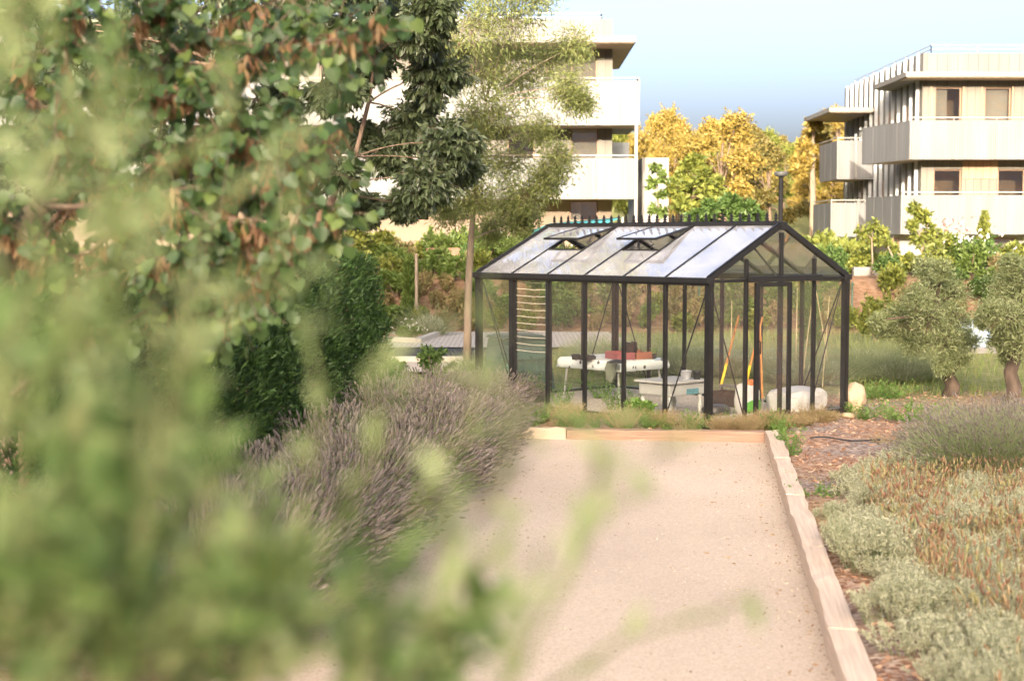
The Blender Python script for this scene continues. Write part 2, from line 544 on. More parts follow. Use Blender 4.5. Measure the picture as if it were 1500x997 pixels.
def spindles(P, D, Lg, r, sides=4):
    """small closed spikes (flower heads)"""
    n = len(P)
    D = unit(D)
    A = unit(np.cross(D, rng.normal(size=(n, 3))))
    Bv = np.cross(D, A)
    Lg = np.broadcast_to(np.asarray(Lg, float), (n,))[:, None]
    r = np.broadcast_to(np.asarray(r, float), (n,))[:, None]
    rows = []
    for t, k in ((0, .35), (.3, 1), (.7, .9), (1, .2)):
        for j in range(sides):
            a = 2 * math.pi * j / sides
            rows.append(P + D * Lg * t + (A * math.cos(a) + Bv * math.sin(a)) * r * k)
    V = np.stack(rows, 1).reshape(-1, 3)
    b = (np.arange(n) * 4 * sides)[:, None]
    Q = np.concatenate([b + np.array([[i * sides + j, i * sides + (j + 1) % sides, (i + 1) * sides + (j + 1) % sides, (i + 1) * sides + j]])
                        for i in range(3) for j in range(sides)], 0)
    return V, Q

def ellipsoid_pts(n, c, r, shell=0.45):
    d = unit(rng.normal(size=(n, 3)))
    k = (shell + (1 - shell) * rng.random(n)) ** 0.8
    return np.asarray(c) + d * k[:, None] * np.asarray(r)

def foliage(clusters, twigs, per, ll, lw, droop=0.3, spread=0.6, mb=None, tr=0.004, kind='quad', outward=0.6, jit=.045):
    """leaves set along twigs that run out from each cluster's heart; twig tubes go into mb"""
    parts = []
    for c, r in clusters:
        c = np.asarray(c, float)
        r = np.asarray(r, float) * np.ones(3)
        nt = max(3, int(twigs))
        ends = ellipsoid_pts(nt, c, r, 0.35)
        starts = c + (ends - c) * (0.15 + 0.35 * rng.random((nt, 1))) + rng.normal(size=(nt, 3)) * r * 0.08
        if mb is not None:
            for a, b in zip(starts, ends):
                m_ = (a + b) / 2 + np.array([0, 0, 0.08 * r[2]])
                mb.tube([c * .6 + a * .4, m_, b], [tr * 1.6, tr, tr * .5], 3, cap=False)
        t = rng.random((nt, per)) ** 0.7
        P = starts[:, None] + (ends - starts)[:, None] * t[..., None]
        P = P + rng.normal(size=P.shape) * r * jit
        D = unit((ends - starts))[:, None] * outward + rng.normal(size=P.shape) * spread + np.array([0, 0, -droop])
        P = P.reshape(-1, 3); D = D.reshape(-1, 3)
        s = 0.7 + 0.6 * rng.random(len(P))
        parts.append((leaf_hex if kind == 'hex' else leaf_quads)(P, D, ll * s, lw * s))
    return join_np(parts)

def bent(a, b, sag=0.1, n=5, j=0.04):
    a, b = np.asarray(a, float), np.asarray(b, float)
    L_ = np.linalg.norm(b - a)
    k = rng.normal(size=3) * j * L_
    return [a + (b - a) * t + (k + np.array([0, 0, sag * L_])) * 4 * t * (1 - t) * .5 for t in np.linspace(0, 1, n)]

def tree(name, trunk, rads, clusters, leaf, bark, twigs, per, ll, lw, label, cat='tree', group=None, droop=0.3, spread=0.6, tr=0.006,
         kind='quad', limb=0.35, twig_tubes=True, fork=None, sides=8, jit=.045):
    """trunk: polyline in world space; a limb runs from the trunk to each cluster; the crown is leaves on twigs"""
    base = Vector(trunk[0])
    root = empty(name, base, 0, label, cat, group)
    mb = MB()
    tk = [np.array(p) - np.array(base) for p in trunk]
    mb.tube(tk, rads, sides)
    cl = [(np.array(c) - np.array(base), r) for c, r in clusters]
    nodes = fork if fork else [len(tk) - 1]
    for c, r in cl:
        best = min((tk[i] for i in nodes), key=lambda p: np.linalg.norm(c - p) + 0.6 * max(0, p[2] - c[2]))
        rr = rads[-1] * (0.6 + .25 * random.random())
        pts = bent(best, c, 0.10, 6)
        mb.tube(pts, list(np.linspace(rr, max(tr * 1.6, rr * limb * .5), 6)), 6)
    V, Q = foliage(cl, twigs, per, ll, lw, droop, spread, mb if twig_tubes else None, tr, kind, jit=jit)
    mb.build('trunk', bark, root, smooth=True)
    link('crown', np_mesh('crown', V, Q), leaf, root)
    return root

# ------------------------------------------------------------------ terrain
CZ = -0.11                                      # level of the gravel court
c_far = on(1121, 648, CZ)
c_near = on(1222.7, 986.7, CZ)
cd = (c_far - c_near).normalized()              # direction of the court
cn = Vector((cd.y, -cd.x, 0))                   # to its right
def court(a, b, z=0.0):                         # a metres before the far end, b metres left of the right timber
    return Vector((c_far.x, c_far.y, 0)) - cd * a - cn * b + Vector((0, 0, z))

def sstep(t):
    t = np.clip(t, 0, 1)
    return t * t * (3 - 2 * t)

SHADE_HILL = 2.8 + math.tan(SUN_EL) * (30 + 160)
def H(x, y):
    x = np.asarray(x, float); y = np.asarray(y, float)
    top = 1.72 - 0.34 * sstep((x + 4) / 12)
    h = top * sstep((y - 41.2) / 5.6)
    h = h + 0.5 * sstep((y - 48) / 10) * (1 - sstep((x + 2) / 10))
    h = h + 6.0 * sstep((y - 74) / 90)
    h = h + SHADE_HILL * sstep((-28 - y) / 132)      # unseen hill added behind the viewer to shade the garden from the sun
    h = h + 0.95 * sstep((5.2 - y) / 3.0)       # the bank the viewer stands on
    h = h + 0.025 * np.sin(x * 1.3 + 2 * np.sin(y * .7)) * np.sin(y * 1.1) * (1 + 2 * sstep((y - 41) / 4))
    a = (c_far.x - x) * cd.x + (c_far.y - y) * cd.y
    b = (c_far.x - x) * cn.x + (c_far.y - y) * cn.y
    inside = sstep((b + 0.12) / 0.1) * sstep((3.9 - b) / 0.3) * sstep((a + 0.10) / 0.08) * sstep((14.5 - a) / 0.5)
    return (h - 0.02) * (1 - inside) + inside * np.minimum(h - 0.02, -0.2)

def Hz(x, y):
    return float(H(x, y))

xs = np.unique(np.concatenate([np.arange(-14, 14.01, 0.2), np.arange(-60, 60.1, 2), [-400, -250, -150, -100, -80, 80, 100, 150, 250, 400]]))
ys = np.unique(np.concatenate([np.arange(0, 30.01, 0.2), np.arange(30, 50, 0.4), np.arange(-60, 200.1, 3), np.arange(-240, -60, 6), [-500, -350, -300, 250, 350, 600, 1000]]))
gx, gy = np.meshgrid(xs, ys)
gz = H(gx, gy)
V = np.stack([gx, gy, gz], -1).reshape(-1, 3)
nx = len(xs)
ii = (np.arange(len(ys) - 1)[:, None] * nx + np.arange(nx - 1)[None, :]).ravel()
Q = np.stack([ii, ii + 1, ii + nx + 1, ii + nx], 1)

def groundmat():
    m, n, l, b = newmat('garden soil')
    tc = n.new('ShaderNodeTexCoord')
    def noise_(s, d=8, r=0.6):
        z = n.new('ShaderNodeTexNoise')
        z.inputs['Scale'].default_value = s
        z.inputs['Detail'].default_value = d
        z.inputs['Roughness'].default_value = r
        l.new(tc.outputs['Object'], z.inputs[0])
        return z
    def ramp(src, stops):
        r = n.new('ShaderNodeValToRGB')
        e = r.color_ramp.elements
        while len(e) < len(stops): e.new(.5)
        for k, (p, c) in enumerate(stops):
            e[k].position = p
            e[k].color = (*c, 1)
        l.new(src, r.inputs[0])
        return r
    vo = n.new('ShaderNodeTexVoronoi')
    vo.inputs['Scale'].default_value = 26
    l.new(tc.outputs['Object'], vo.inputs['Vector'])
    sp = n.new('ShaderNodeSeparateColor')
    l.new(vo.outputs['Color'], sp.inputs[0])
    chips = ramp(sp.outputs[0], [(0, (.18, .085, .05)), (.35, (.34, .185, .11)), (.7, (.44, .28, .18)), (1, (.48, .36, .27))])
    grey = ramp(sp.outputs[0], [(0, (.16, .12, .10)), (.5, (.30, .24, .20)), (1, (.42, .36, .31))])
    big = noise_(0.55)
    bm_ = ramp(big.outputs[0], [(.42, (0, 0, 0)), (.6, (1, 1, 1))])
    mulch = n.new('ShaderNodeMixRGB')
    l.new(bm_.outputs[0], mulch.inputs[0]); l.new(chips.outputs[0], mulch.inputs[1]); l.new(grey.outputs[0], mulch.inputs[2])
    gr = noise_(5.0)
    grass = ramp(gr.outputs[0], [(.3, (.14, .17, .05)), (.5, (.23, .235, .09)), (.7, (.34, .30, .16))])
    red = ramp(gr.outputs[0], [(.3, (.20, .12, .065)), (.5, (.30, .18, .11)), (.7, (.36, .26, .17))])
    xyz = n.new('ShaderNodeSeparateXYZ')
    l.new(tc.outputs['Object'], xyz.inputs[0])
    def mask(a, b):
        r = n.new('ShaderNodeMapRange')
        r.inputs['From Min'].default_value = a
        r.inputs['From Max'].default_value = b
        w = n.new('ShaderNodeMath'); w.operation = 'MULTIPLY_ADD'
        w.inputs[1].default_value = 7.0
        l.new(big.outputs[0], w.inputs[0]); l.new(xyz.outputs['Y'], w.inputs[2])
        l.new(w.outputs[0], r.inputs['Value'])
        return r
    def mix(f, a, c):
        x = n.new('ShaderNodeMixRGB')
        l.new(f, x.inputs[0]); l.new(a, x.inputs[1]); l.new(c, x.inputs[2])
        return x
    o = mix(mask(26.5, 29).outputs[0], mulch.outputs[0], grass.outputs[0])
    o = mix(mask(44, 45.5).outputs[0], o.outputs[0], red.outputs[0])
    o = mix(mask(52, 58).outputs[0], o.outputs[0], grass.outputs[0])
    l.new(o.outputs[0], b.inputs['Base Color'])
    b.inputs['Roughness'].default_value = 0.95
    b.inputs['Specular IOR Level'].default_value = 0.1
    bp = n.new('ShaderNodeBump')
    bp.inputs['Strength'].default_value = 0.7
    bp.inputs['Distance'].default_value = 0.03
    l.new(vo.outputs['Distance'], bp.inputs['Height'])
    l.new(bp.outputs[0], b.inputs['Normal'])
    return m
ground = link('ground', np_mesh('ground', V, Q, True), groundmat())
tag(ground, kind='structure')

def sheet(name, pts, z, mat):
    mb = MB()
    mb.add([(p[0], p[1], z) for p in pts], [tuple(range(len(pts)))])
    return tag(mb.build(name, mat), kind='structure')

sheet('gravel_court', [court(-.03, -.03), court(-.03, 3.9), court(13, 3.9), court(13, -.03)], CZ, M['court'])
rd = lambda px, py: on(px, py, 0)
sheet('road', [(-16, 30.9), (-0.6, 30.9), (-0.6, 34.6), (-16, 34.6)], 0.030, M['asphalt'])
sheet('pavement', [(-16, 28.4), (-1.0, 28.4), (-1.0, 30.72), (-16, 30.72)], 0.034, M['pale'])

def pavers():
    m, n, l, b = newmat('pale pavers')
    tc = n.new('ShaderNodeTexCoord')
    br = n.new('ShaderNodeTexBrick')
    br.inputs['Scale'].default_value = 2.2
    br.inputs['Color1'].default_value = (.50, .44, .37, 1)
    br.inputs['Color2'].default_value = (.58, .52, .45, 1)
    br.inputs['Mortar'].default_value = (.26, .23, .17, 1)
    br.inputs['Mortar Size'].default_value = 0.045
    l.new(tc.outputs['Object'], br.inputs[0])
    l.new(br.outputs[0], b.inputs['Base Color'])
    b.inputs['Roughness'].default_value = .9
    return m
sheet('parking_bay', [(-3.2, 34.8), (3.0, 34.8), (2.6, 40.6), (-3.2, 40.6)], 0.04, pavers())

# kerbs round the planted corner and along the road
kb = MB()
pl = [(-3.25, 34.75), (-3.25, 40.6)]
for a, b in ((on(645, 489, .05), on(612, 501, .05)), (on(612, 501, .05), on(565, 499, .05)), (on(645, 489, .05), on(645, 486, .05))):
    kb.bar((a.x, a.y, .07), (b.x, b.y, .07), .16, .16)
tag(kb.build('kerb', M['kerb'], bevel=.01), 'pale stone kerb round the planted corner by the parking bay', 'kerb')
kb = MB()
kb.bar((-16, 30.81, .06), (-1.0, 30.81, .06), .15, .16)
tag(kb.build('kerb', M['kerb'], bevel=.01), 'low pale kerb along the near side of the asphalt road', 'kerb')
sheet('planting_bed', [on(642, 489, .06), on(612, 499.6, .06), on(565, 498, .06), on(560, 489, .06)], 0.062, plain('bed soil', (.30, .16, .10), .95, 0, .3, 12))

# timber edging of the court: sleepers end to end, each an object of its own
def sleeper(p, q, w, h, z0, label, mat='timber'):
    p, q = Vector(p), Vector(q)
    d = q - p
    ln = d.length
    mb = MB()
    n = 10
    rows = []
    for i in range(n + 1):
        x = (ln - 0.012) * i / n + .006
        j = rng.normal(size=4) * 0.006
        rows.append([(x, 0 + j[0], 0), (x, w + j[1], 0), (x, w + j[1], h + j[2]), (x, j[0], h + j[3])])
    vs = [v for r in rows for v in r]
    fs = []
    for i in range(n):
        for k in range(4):
            a, b = i * 4 + k, i * 4 + (k + 1) % 4
            fs.append((a, a + 4, b + 4, b))
    fs += [(0, 1, 2, 3), (n * 4 + 3, n * 4 + 2, n * 4 + 1, n * 4)]
    mb.add(vs, [tuple(reversed(f)) for f in fs])
    o = mb.build('timber_sleeper', M[mat], bevel=.005)
    o.location = (p.x, p.y, z0)
    o.rotation_euler = (0, 0, math.atan2(d.y, d.x))
    return tag(o, label, 'timber edging', 'timber sleepers edging the court')

tops = [672, 723, 809, 933]
marks = [-0.02] + [(c_far - on(1121 + (y - 632) * .33, y, .05)).dot(cd) for y in tops]
marks = [-0.02, 2.45, 4.95, 7.5, 10.1, 12.6]
names = ['right-hand timber sleeper at the far corner of the gravel court', 'right-hand timber sleeper second from the far corner of the court',
         'right-hand timber sleeper in the middle, beside the mulch', 'right-hand timber sleeper beside the first silvery mounds',
         'nearest right-hand timber sleeper at the bottom edge of the photo']
for i in range(5):
    sleeper(court(marks[i + 1], 0), court(marks[i], 0), -0.18, 0.17, CZ - .005, names[i])
sleeper(court(0, 2.62), court(0, .0), .18, .135, CZ, 'long reddish timber sleeper across the far end of the court', 'redtimber')
sleeper(court(0, 3.9), court(0, 2.62), .18, .14, CZ, 'short paler timber sleeper at the left of the far end')

# ------------------------------------------------------------------ the greenhouse
TH, GX, GY = 0.8324, 2.653, 20.164
GW, GL, GE, GR = 3.1, 4.715, 1.982, 2.72
grz = math.pi / 2 - TH                          # local x along the door gable, local y along the long side
def gl(w, l, z=0.0):                            # greenhouse coordinates to the world
    return Vector((GX + w * math.sin(TH) - l * math.cos(TH), GY + w * math.cos(TH) + l * math.sin(TH), z))
tag_l = 'black metal framed glass greenhouse with finials along its ridge'
gh = empty('greenhouse', (GX, GY, 0), grz, tag_l, 'greenhouse')
bay = GL / 6
gb = GW / 4
B = M['black']

def post(w, l, sz, top=GE, name='post', z0=-0.02):
    mb = MB()
    mb.box(w - sz / 2, w + sz / 2, l - sz / 2, l + sz / 2, z0, top)
    if sz > .08:
        mb.box(w - sz / 2 + .02, w + sz / 2 - .02, l - sz / 2 - .012, l - sz / 2 + .002, z0, top - .02)
    return mb.build(name, B, gh, bevel=.004)

for w in (0, GW):
    for l in (0, GL):
        post(w, l, .09, GE - .06, 'corner_post')
for w in (0, GW):
    for i in range(1, 6):
        l = i * bay
        post(w, l, .084 if i == 5 and w == 0 else .052, GE - .06)
for l in (0, GL):
    for i in (1, 2, 3):
        post(i * gb, l, .052, GE - .02 + (GR - GE) * (1 - abs(i - 2) / 2) - .06)
# base rail, eaves, gable ties
for w in (0, GW):
    mb = MB(); mb.box(w - .04, w + .04, .05, GL - .05, -.03, .045)
    mb.build('base_rail', B, gh, bevel=.005)
for l in (0, GL):
    mb = MB(); mb.box(.05, GW - .05, l - .04, l + .04, -.05, .05)
    mb.build('base_rail', B, gh, bevel=.005)
for w, s in ((0, -1), (GW, 1)):
    mb = MB()
    mb.box(w - .06, w + .05, -.05, GL + .05, GE - .062, GE + .03)
    mb.box(w + s * .06 - .035, w + s * .06 + .035, -.052, GL + .052, GE - .03, GE + .045)   # the gutter
    mb.build('eaves_gutter', B, gh, bevel=.006)
for l in (0, GL):
    mb = MB()
    mb.box(.055, GW - .055, l - .022, l + .022, GE - .025, GE + .02)
    mb.build('gable_tie', B, gh, bevel=.004)
# rafters: gable ones stout, glazing bars slim
pitch = math.atan2(GR - GE, GW / 2)
sl_len = math.hypot(GW / 2, GR - GE)
def slope(side, s, l, off=0.0):                 # a point on the roof: s metres up from the eaves
    x = s * math.cos(pitch) - off * math.sin(pitch)
    z = GE + .03 + s * math.sin(pitch) + off * math.cos(pitch)
    return Vector((x if side == 0 else GW - x, l, z))
for side in (0, 1):
    for i in range(7):
        l = i * bay
        stout = i in (0, 6)
        mb = MB()
        mb.bar(slope(side, -.03, l, .0), slope(side, sl_len - .01, l, .0), .064 if stout else .032, .066 if stout else .05)
        if stout: mb.bar(slope(side, -.03, l, .045), slope(side, sl_len - .01, l, .045), .03, .024)
        mb.build('rafter' if stout else 'glazing_bar', B, gh, bevel=.003)
mb = MB()
mb.box(GW / 2 - .055, GW / 2 + .055, -.06, GL + .06, GR - .01, GR + .07)
mb.box(GW / 2 - .085, GW / 2 + .085, -.06, GL + .06, GR - .045, GR - .008)
mb.build('ridge_beam', B, gh, bevel=.006)
# tie rods and cross ties inside
mb = MB()
mb.bar(slope(0, sl_len * .62, .03, -.05), (GW / 2, .03, GE), .02)
mb.build('tie_rod', B, gh)
for l in (bay * 2, bay * 4):
    mb = MB()
    mb.bar(slope(0, sl_len * .55, l, -.06), slope(1, sl_len * .55, l, -.06), .025, .03)
    mb.build('tie_rod', B, gh)
# cresting: a scalloped strip carrying spear finials
cr = MB()
nf = 29
zc = GR + .07
for k in range(nf):
    l = .10 + (GL - .2) * k / (nf - 1)
    pr = [(.004, 0), (.016, .012), (.008, .022), (.012, .034), (.030, .046), (.026, .056), (.010, .062), (.013, .074), (.022, .086), (.014, .104), (.002, .135)]
    base = len(cr.v)
    for sgn in (-1, 1):                          # a flat cast spear, 10 mm thick
        for r_, z in pr: cr.v.append((GW / 2 - .006, l - r_ * 1.35, zc + z))
        for r_, z in reversed(pr): cr.v.append((GW / 2 - .006, l + r_ * 1.35, zc + z))
        break
    m_ = len(cr.v) - base
    for i in range(m_):
        x, y, z = cr.v[base + i]
        cr.v.append((GW / 2 + .006, y, z))
    h = len(pr)
    for off, rev in ((base, True), (base + m_, False)):
        for i in range(h - 1):
            q = (off + i, off + i + 1, off + m_ - 2 - i, off + m_ - 1 - i)
            cr.f.append(tuple(reversed(q)) if rev else q)
    for i in range(m_):
        j = (i + 1) % m_
        cr.f.append((base + i, base + j, base + m_ + j, base + m_ + i))
    if k < nf - 1:
        st = (GL - .2) / (nf - 1)
        cr.tube([(GW / 2, l + st * t, zc + .036 - .032 * math.sin(math.pi * t)) for t in np.linspace(.05, .95, 7)], .007, 4)
cr.box(GW / 2 - .008, GW / 2 + .008, .03, GL - .03, zc, zc + .012)
cr.build('ridge_cresting', B, gh)
# braces
def brace(a, b):
    mb = MB()
    mb.tube([a, b], .011, 6)
    mb.build('diagonal_brace', B, gh)
zt, zb = GE - .1, .12
brace((.03, .06, zt), (.03, bay, zb)); brace((.03, GL - .06, zt), (.03, GL - bay, zb))
brace((GW - .03, .06, zt), (GW - .03, bay, zb)); brace((GW - .03, GL - .06, zt), (GW - .03, GL - bay, zb))
brace((.06, .03, zt), (gb, .03, zb)); brace((GW - .06, .03, zt), (GW - gb, .03, zb))
brace((.06, GL - .03, zt), (gb, GL - .03, zb)); brace((GW - .06, GL - .03, zt), (GW - gb, GL - .03, zb))
# glass: a pane for every bay
G = M['wallglass']
def pane(name, pts, mat, parent=gh, th=.005):
    p = [Vector(q) for q in pts]
    nrm = (p[1] - p[0]).cross(p[2] - p[0]).normalized() * th
    mb = MB()
    k = len(p)
    mb.add(p + [q + nrm for q in p], [tuple(reversed(range(k))), tuple(range(k, 2 * k))] + [(i, (i + 1) % k, k + (i + 1) % k, k + i) for i in range(k)])
    return mb.build(name, mat, parent)
for w in (0, GW):
    for i in range(6):
        a, b = i * bay + .032, (i + 1) * bay - .032
        pane('wall_pane', [(w, a, .047), (w, b, .047), (w, b, GE - .064), (w, a, GE - .064)], G)
for l in (0, GL):
    for i in range(4):
        if l == 0 and i == 1: continue           # the doorway
        a, b = i * gb + .032, (i + 1) * gb - .032
        pane('wall_pane', [(a, l, .052), (b, l, .052), (b, l, GE - .027), (a, l, GE - .027)], G)
    for i in range(4):
        a, b = i * gb + .034, (i + 1) * gb - .034
        if i == 0: a = .10
        if i == 3: b = GW - .10
        za = GE + .02 + (GR - GE) * (1 - abs(a - GW / 2) / (GW / 2)) - .065
        zb_ = GE + .02 + (GR - GE) * (1 - abs(b - GW / 2) / (GW / 2)) - .065
        z0 = GE + .022
        pane('gable_pane', [(a, l, z0), (b, l, z0), (b, l, max(z0 + .01, zb_)), (a, l, max(z0 + .01, za))], G)
RG = M['roofglass']
vents = {(0, 4): 1, (0, 2): 1}                   # (side, bay counted from the door gable)
for side in (0, 1):
    for i in range(6):
        a, b = i * bay + .019, (i + 1) * bay - .019
        s1 = sl_len * .5 - .015 if (side, i) in vents else sl_len - .05
        pane('roof_pane', [slope(side, .02, a, .012), slope(side, .02, b, .012), slope(side, s1, b, .012), slope(side, s1, a, .012)], RG)
        if (side, i) in vents:
            mb = MB()
            mb.bar(slope(side, s1, a, .01), slope(side, s1, b, .01), .03, .03)
            mb.build('vent_sill', B, gh)
            vl = sl_len * .5
            open_ = R(12.5)
            def vp(t, l, o=0.0):                 # on the raised sash, t metres down from its hinge
                ang = open_
                x = GW / 2 - .07 - t * math.cos(ang) - o * math.sin(ang)
                z = GR + .012 - t * math.sin(ang) + o * math.cos(ang)
                return Vector((x, l, z))
            mb = MB()
            mb.bar(vp(0, a), vp(vl - .03, a), .035, .035); mb.bar(vp(0, b), vp(vl - .03, b), .035, .035)
            mb.bar(vp(vl - .03, a - .02), vp(vl - .03, b + .02), .035, .035); mb.bar(vp(0, a), vp(0, b), .03, .03)
            v = mb.build('roof_vent', B, gh, bevel=.003)
            pane('vent_pane', [vp(.02, a + .018, .004), vp(vl - .05, a + .018, .004), vp(vl - .05, b - .018, .004), vp(.02, b - .018, .004)][::-1], RG, v)
            mb = MB()
            m_ = (a + b) / 2
            mb.tube([vp(vl - .05, m_), slope(side, s1 - .02, m_, -.02)], .009, 6)
            mb.tube([slope(side, s1 + .3, m_, -.03), slope(side, s1 - .1, m_ + .1, -.12)], .009, 6)
            mb.build('vent_strut', B, v)
# the sliding door and its track
mb = MB()
mb.box(gb - .02, 3 * gb + .06, -.105, -.045, GE - .03, GE + .055)
mb.build('door_track', B, gh, bevel=.006)
d0, d1, dz0, dz1 = gb + .11, gb + .11 + .80, .05, GE - .035
mb = MB()
mb.box(d0, d0 + .07, -.10, -.055, dz0, dz1)
mb.box(d1 - .065, d1, -.10, -.055, dz0, dz1)
mb.box(d0 + .07, d1 - .065, -.10, -.055, dz1 - .06, dz1)
mb.box(d0 + .07, d1 - .065, -.10, -.055, dz0, dz0 + .08)
door = mb.build('sliding_door', B, gh, bevel=.004)
pane('door_pane', [(d0 + .07, -.08, dz0 + .08), (d1 - .065, -.08, dz0 + .08), (d1 - .065, -.08, dz1 - .06), (d0 + .07, -.08, dz1 - .06)], G, door)
mb = MB()
mb.tube([(d0 + .035, -.105, .95), (d0 + .035, -.15, .97), (d0 + .035, -.15, 1.13), (d0 + .035, -.105, 1.15)], .01, 6)
mb.build('handle', B, door)
# floor of pale gravel inside
flr = MB()
flr.add([gl(.05, .05, .012), gl(GW - .05, .05, .012), gl(GW - .05, GL - .05, .012), gl(.05, GL - .05, .012)], [(0, 1, 2, 3)])
tag(flr.build('greenhouse_floor', M['pale']), kind='structure')

# ------------------------------------------------------------------ apartment buildings
def wall_grid(mb, x0, x1, y0, y1, z0, z1, openings):
    """a wall slab (thickness y0..y1) with oblong openings, butted piece by piece"""
    ops = sorted(openings)
    x = x0
    for a, b, c, d in ops:
        if a > x: mb.box(x, a, y0, y1, z0, z1)
        if c > z0: mb.box(a, b, y0, y1, z0, c)
        if d < z1: mb.box(a, b, y0, y1, d, z1)
        x = b
    if x < x1: mb.box(x, x1, y0, y1, z0, z1)

def window(root, a, b, c, d, y, mull=1, axis='x', fr=.06):
    """frame and pane set back in an opening of a front wall at y"""
    mb = MB()
    mb.box(a, a + fr, y + .10, y + .17, c, d); mb.box(b - fr, b, y + .10, y + .17, c, d)
    mb.box(a + fr, b - fr, y + .10, y + .17, d - fr, d); mb.box(a + fr, b - fr, y + .10, y + .17, c, c + fr)
    for k in range(1, mull):
        x = a + (b - a) * k / mull
        mb.box(x - .025, x + .025, y + .101, y + .169, c + fr, d - fr)
    w = mb.build('window', M['bronze'], root)
    mb = MB()
    mb.box(a + fr, b - fr, y + .13, y + .14, c + fr, d - fr)
    mb.build('pane', M['pane'], w)
    k = random.random()
    if k < .75:                                  # pale sheet added behind the glass to stand for reflected sky
        mb = MB()
        if k < .4:
            e = a + fr + (b - a - 2 * fr) * random.uniform(.3, .6)
            nn_ = 12
            for i in range(nn_):
                u0, u1 = a + fr + (e - a - fr) * i / nn_, a + fr + (e - a - fr) * (i + 1) / nn_
                mb.box(u0, u1, y + .30 + .03 * (i % 2), y + .32 + .03 * (i % 2), c + fr, d - fr)
        else:
            mb.box(a + fr, b - fr, y + .30, y + .32, d - (d - c) * random.uniform(.25, .6), d - fr)
        mb.build('reflection_sheet', M['cloth'], w)
    return w

def storey(root, x0, x1, y, z0, z1, ops, mat, depth=12, blinds=False):
    mb = MB()
    wall_grid(mb, x0, x1, y, y + .28, z0, z1, ops)
    mb.box(x0, x0 + .28, y + .283, y + depth, z0, z1)
    mb.box(x1 - .28, x1, y + .283, y + depth, z0, z1)
    mb.build('wall', mat, root)
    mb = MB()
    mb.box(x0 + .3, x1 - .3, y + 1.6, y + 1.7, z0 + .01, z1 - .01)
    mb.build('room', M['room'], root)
    for k, (a, b, c, d) in enumerate(ops):
        window(root, a, b, c, d, y, 2 if b - a > 1.6 else 1)

def balcony(root, x0, x1, yf, yb, z0, z1, rail=True, side=(True, True), skew=0.0, posts=1.6):
    """slab, upright panels on the open sides, a handrail"""
    mb = MB()
    mb.box(x0, x1, yf, yb, z0, z0 + .22)
    s = mb.build('balcony_slab', M['soffit'], root)
    mb = MB()
    n = max(2, int((x1 - x0) / posts))
    st = (x1 - x0) / n
    for k in range(n):
        mb.box(x0 + k * st + .035, x0 + (k + 1) * st - .035, yf - .05, yf - .01, z0 - .02, z1)
    for sx, on_ in ((x0, side[0]), (x1, side[1])):
        if on_:
            m_ = max(1, int((yb - yf) / posts)); q = (yb - yf) / m_
            for k in range(m_):
                mb.box(sx - .02, sx + .02, yf + k * q + .02, yf + (k + 1) * q - .02, z0 - .02, z1)
    mb.build('balcony_panel', M['panel'], root)
    if rail:
        mb = MB()
        mb.bar((x0, yf - .03, z1 + .12), (x1, yf - .03, z1 + .12), .05)
        for sx, on_ in ((x0, side[0]), (x1, side[1])):
            if on_: mb.bar((sx, yf, z1 + .12), (sx, yb, z1 + .12), .05)
        for k in range(n + 1):
            mb.bar((x0 + k * st, yf - .03, z0), (x0 + k * st, yf - .03, z1 + .12), .04)
        mb.build('handrail', M['white'], root)

def canopy(root, x0, x1, yf, yb, z, th=.22):
    mb = MB()
    mb.box(x0, x1, yf, yb, z, z + th)
    c = mb.build('roof_canopy', M['slab'], root)
    mb = MB()
    mb.box(x0 + .08, x1 - .08, yf + .08, yb - .08, z - .03, z - .003)
    mb.build('soffit', M['soffit'], c)

def roof_rail(root, pts, z, h=.38):
    mb = MB()
    for a, b in zip(pts, pts[1:]):
        for k in (1, .55):
            mb.bar((*a, z + h * k), (*b, z + h * k), .035)
        d = Vector(b) - Vector(a)
        n = max(1, int(d.length / 1.8))
        for i in range(n + 1):
            p = Vector(a) + d * i / n
            mb.bar((p.x, p.y, z), (p.x, p.y, z + h), .035)
    mb.build('roof_railing', M['fin'], root)

X_ = lambda px, Y: at(px, 350, Y).x
Z_ = lambda py, Y: at(750, py, Y).z
# --- the left building
Y0 = 61.0
bl = empty('apartment_building', (0, 0, 0), 0, 'cream apartment building behind the trees at left, two long white balconies', 'building')
xr = X_(896, 63)
xl = -30.0
yw = 63.0
g0, f1, f2, rf, pt = 1.9, Z_(291, Y0), Z_(183, Y0), Z_(72, 63), Z_(28, 63)
xs_ = lambda *p: [X_(q, yw) for q in p]
def wins(spec, z0, z1):
    return [(X_(a, yw), X_(b, yw), z0, z1) for a, b in spec]
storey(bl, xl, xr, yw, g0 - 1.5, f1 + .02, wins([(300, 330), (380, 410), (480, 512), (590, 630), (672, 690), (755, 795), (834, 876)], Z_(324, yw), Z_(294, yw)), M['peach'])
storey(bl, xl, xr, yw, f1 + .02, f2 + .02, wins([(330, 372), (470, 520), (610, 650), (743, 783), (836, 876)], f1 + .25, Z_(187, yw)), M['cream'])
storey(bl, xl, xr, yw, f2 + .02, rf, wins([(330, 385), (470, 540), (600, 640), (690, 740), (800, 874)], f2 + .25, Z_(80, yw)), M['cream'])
mb = MB(); mb.box(xl, xr, yw, yw + 12, rf + .001, pt); mb.build('roof_parapet', M['parapet'], bl)
canopy(bl, xl, X_(930, Y0), Y0, Y0 + 9.5, Z_(62, Y0), .25)
balcony(bl, xl, X_(935, Y0), Y0, yw - .003, f2, Z_(119, Y0))
balcony(bl, xl, X_(933, Y0), Y0, yw - .003, f1, Z_(232, Y0))
mb = MB()
